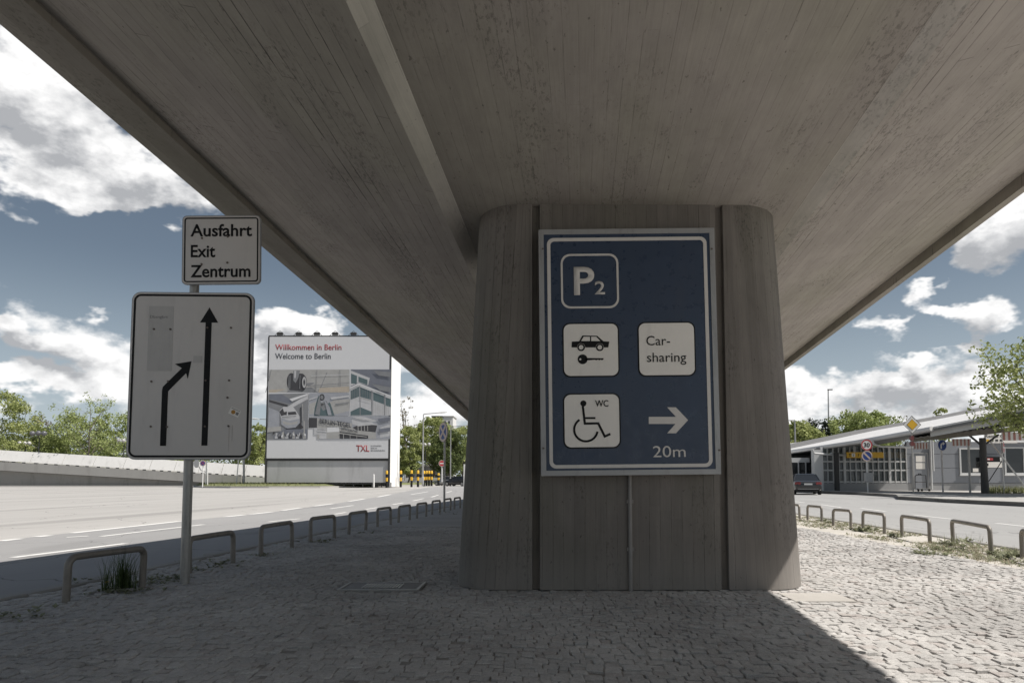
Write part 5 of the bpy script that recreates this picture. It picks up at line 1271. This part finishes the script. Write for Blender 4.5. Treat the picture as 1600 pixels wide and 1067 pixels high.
for px0, px1, lb in ((1323.5, 1380.5, 'yellow hanging sign with small symbols on the glazed terminal front, behind the 30 sign'), (1385, 1415.5, 'plain yellow sign right of the one with symbols, behind the glass front')):
    root, w, h = wall_sign(lb, 'yellow_sign', px0, 706.2, px1, 715.2, 55.2 if px0 < 1380 else 56.4, M['yellow'])
    if px0 < 1380:
        MB().box(w * .13, w * .22, -.02, -.003, h * .18, h * .82).build('symbol_tile', M['white'], root)
        text('i', 'lettering', M['black'], root, w * .17, h * .28, h * .42, None, -.025, .02, .004); text('T', 'lettering', M['black'], root, w * .05, h * .28, h * .42, None, -.01, .03, .004); text('?', 'lettering', M['black'], root, w * .30, h * .28, h * .42, None, -.01, .03, .004)
        MB().box(w * .19, w * .22, .03, .06, h + .002, h + 1.1).build('hanger', M['frame_w'], root)
root, w, h = wall_sign('white rental shop board high on the grey wall behind the dark canopy column', 'shop_sign', 1539, 678, 1589, 692, 54.6, M['tile_white'])
text('Rental C', 'lettering', M['black'], root, .05, h * .62, h * .32, 1.45, -.01, .01, .004)
for i, m_ in enumerate((M['yellow'], M['weed'], M['dark'], M['dark'])): MB().box(.12 + i * .36, .34 + i * .36, -.014, -.003, h * .18, h * .42).build('emblem', m_, root)
root, w, h = wall_sign('black sign with a red and white stripe behind the no entry sign', 'shop_sign', 1541, 713.5, 1566, 721, 55.3, M['black'])
MB().box(.0, .55, -.016, -.003, h * .25, h * .75).build('stripe', M['red'], root); MB().box(.1, .28, -.022, -.0165, h * .35, h * .65).build('stripe', M['white'], root); MB().box(w * .85, w * .97, -.016, -.003, h * .1, h * .9).build('stripe', M['white'], root)
root, w, h = wall_sign('white sign with a black mark directly under the black striped sign', 'shop_sign', 1541, 721.6, 1566, 730.2, 55.3, M['tile_white'])
MB().box(.03, .18, -.016, -.003, h * .3, h * .75).build('mark', M['black'], root)
root, w, h = wall_sign('small dark red board on the roof edge above the blue arrow sign', 'roof_sign', 1463, 671, 1475, 675, 48, M['red'])

# pavement in front of the terminal, with its kerb
pv = [tuple(G(px, py, .05)[:2]) for px, py in ((1225, 764.5), (1285, 767.3), (1340, 769.2), (1400, 772.3), (1404, 775.5), (1440, 777.3), (1480, 779.6), (1540, 782.2), (1600, 784.8), (1700, 789), (1900, 797))]
pvv = pv + [(70, 18), (70, 75), (20, 90)]
pm = MB(); n = len(pvv); pm.add([(x, y, -.2) for x, y in pvv] + [(x, y, .05) for x, y in pvv], [tuple(range(n, 2 * n))] + [(i, (i + 1) % n, (i + 1) % n + n, i + n) for i in range(n)])
struct(pm.build('terminal_pavement', M['path'])); kerb_run('pavement_kerb', pv, -.22, -.2, .065, 1.2, M['kerb'])

# canopy
def canopy():
    root = thing('canopy', 'low corrugated canopy roof on one thick dark column in front of the grey wall', 'canopy', tuple(P(1539.5, 771, 45)))
    o = Vector(root.location)
    N = 46; m_ = MB(); vs = []
    for i in range(N + 1):
        t = i / N; px = 1424 + (1660 - 1424) * t; y = 49 - 9 * t
        wv = .05 if i % 2 else -.05
        a = P(px, 684.6 - (684.6 - 654) * t, y) - o; b = P(px + 8, 681.5 - (681.5 - 634) * t, y + 4.2) - o
        vs += [a + Vector((0, 0, wv)), b + Vector((0, 0, wv)), b + Vector((0, 0, wv - .04)), a + Vector((0, 0, wv - .04))]
    m_.add(vs, [(4 * i + j, 4 * i + (j + 1) % 4, 4 * i + 4 + (j + 1) % 4, 4 * i + 4 + j) for i in range(N) for j in range(4)])
    m_.build('roof_sheet', paint('pale_corrugated_sheet', (.50, .49, .47), .7, 0, .12, 1.5, .3, .1), root)
    a = P(1426, 687, 49.2) - o; b = P(1655, 663, 40.4) - o; t = (b - a).normalized()
    MB().obox((a + b) / 2, t, (b - a).length / 2, (0, 1, 0), .10, (0, 0, 1), .16).build('beam', M['edge_conc'], root)
    a2 = P(1434, 684.5, 52.5) - o; b2 = P(1665, 650, 44) - o
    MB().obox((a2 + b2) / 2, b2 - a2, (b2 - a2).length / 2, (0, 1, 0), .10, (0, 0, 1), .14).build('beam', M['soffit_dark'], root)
    c0 = P(1539.5, 771, 45) - o; c1 = P(1535, 684, 45) - o
    MB().tube([c0 - Vector((0, 0, .2)), c0, c0.lerp(c1, .5), c1], [.26, .24, .20, .20], 14).build('column', paint('dark_weathered_column', (.07, .068, .066), .8, .1, .3, 3, .3, .4), root, smooth=True)
    for px in (1513, 1560): e = P(px, 679, 45.5) - o; MB().tube([c1 - Vector((0, 0, .55)), e], .07, 8).build('bracket', M['dark'], root, smooth=True)
canopy()
def striped(label, px0, px1, py0, py1, Y, n, post_px=None):
    a = P(px0, py1, Y); b = P(px1, py0, Y); root = thing('striped_barrier', label, 'barrier board', (a.x, Y, a.z)); w, h = b.x - a.x, b.z - a.z
    MB().box(0, w, 0, .06, 0, h).build('board', M['white'], root)
    for i in range(n): x = w * (i + .12) / n; MB().box(x, x + w / n * .44, -.012, -.002, .01, h - .01).build('stripe', paint('faded_red_stripe', (.40, .19, .165), .6, 0, .2), root)
    if post_px:
        q0 = P(post_px[1], post_px[2], Y) - a; q1 = P(post_px[0], 690, Y) - a
        MB().tube([q0 - Vector((0, 0, .2)), q0, q1 + Vector((0, .1, 0))], .07, 10).build('post', paint('off_white_post', (.52, .50, .47), .6, 0, .2, 5, .3), root, smooth=True)
striped('short red and white striped board under the left tip of the canopy', 1428, 1450.5, 691.5, 701.5, 50, 5)
striped('red and white striped board carried by the slim pale post left of the dark column', 1488, 1517, 685.5, 696.5, 46, 5, (1514.5, 1516, 770.5))
striped('bold red and white striped board at the right picture edge above the no entry sign', 1566, 1640, 675, 688, 43, 9)
a, b = P(1547, 689, 46.6), P(1600, 757.5, 45.6); o = MB().tube([(0, 0, 0), tuple((b - a) * .5), tuple(b - a)], .055, 8).build('barrier_arm', M['white'], None, smooth=True, loc=tuple(a)); tag(o, 'thin white barrier arm slanting down behind the no entry sign', 'barrier arm')
a, b = P(1545, 752, 47.2), P(1566, 719, 46.4); o = MB().tube([(0, 0, 0), tuple((b - a) * .5), tuple(b - a)], .03, 8).build('strut', M['dark'], None, smooth=True, loc=tuple(a)); tag(o, 'thin dark strut slanting up between dark column and no entry pole', 'strut')
def trolley():
    b = P(1439, 767, 53); root = thing('luggage_trolley', 'thin framed luggage trolley parked in front of the grey door', 'trolley', tuple(b))
    MB().tube([(-.45, 0, .2), (-.42, 0, 1.15), (-.30, 0, 1.25), (.42, 0, 1.22), (.45, 0, .2)], .035, 8).tube([(-.45, 0, .7), (.45, 0, .7)], .03, 8).build('frame', M['dark'], root, smooth=True)
    MB().box(-.5, .5, -.5, .1, .17, .21).build('platform', M['steel'], root)
    for x, y in ((-.42, -.4), (.42, -.4), (.1, .05)):
        w_ = MB().lathe((0, 0, 0), [(.10, -.04), (.10, .04)], 14); w_.v = [(x + z, y + q, .10 + p_) for p_, q, z in w_.v]; w_.build('wheel', M['black'], root, smooth=True)
    MB().tube([(-.2, 0, 1.24), (-.12, -.02, 1.34), (.02, -.02, 1.32), (.08, 0, 1.24)], .035, 8).build('handle', M['black'], root, smooth=True)
trolley()
mb = MB(); rr = random.Random(21)
for i in range(900):
    p0 = G(1543 + rr.random() * 90, 771 - rr.random() * 5, .05)
    blade(mb, p0.x, p0.y, .04, rr.uniform(.2, .62), rr.uniform(.05, .3), rr.uniform(0, 6.28), .045, rr, 3, rr.random())
mb.build('kerbside_grass', M['lawn'], smooth='raw')['kind'] = 'stuff'
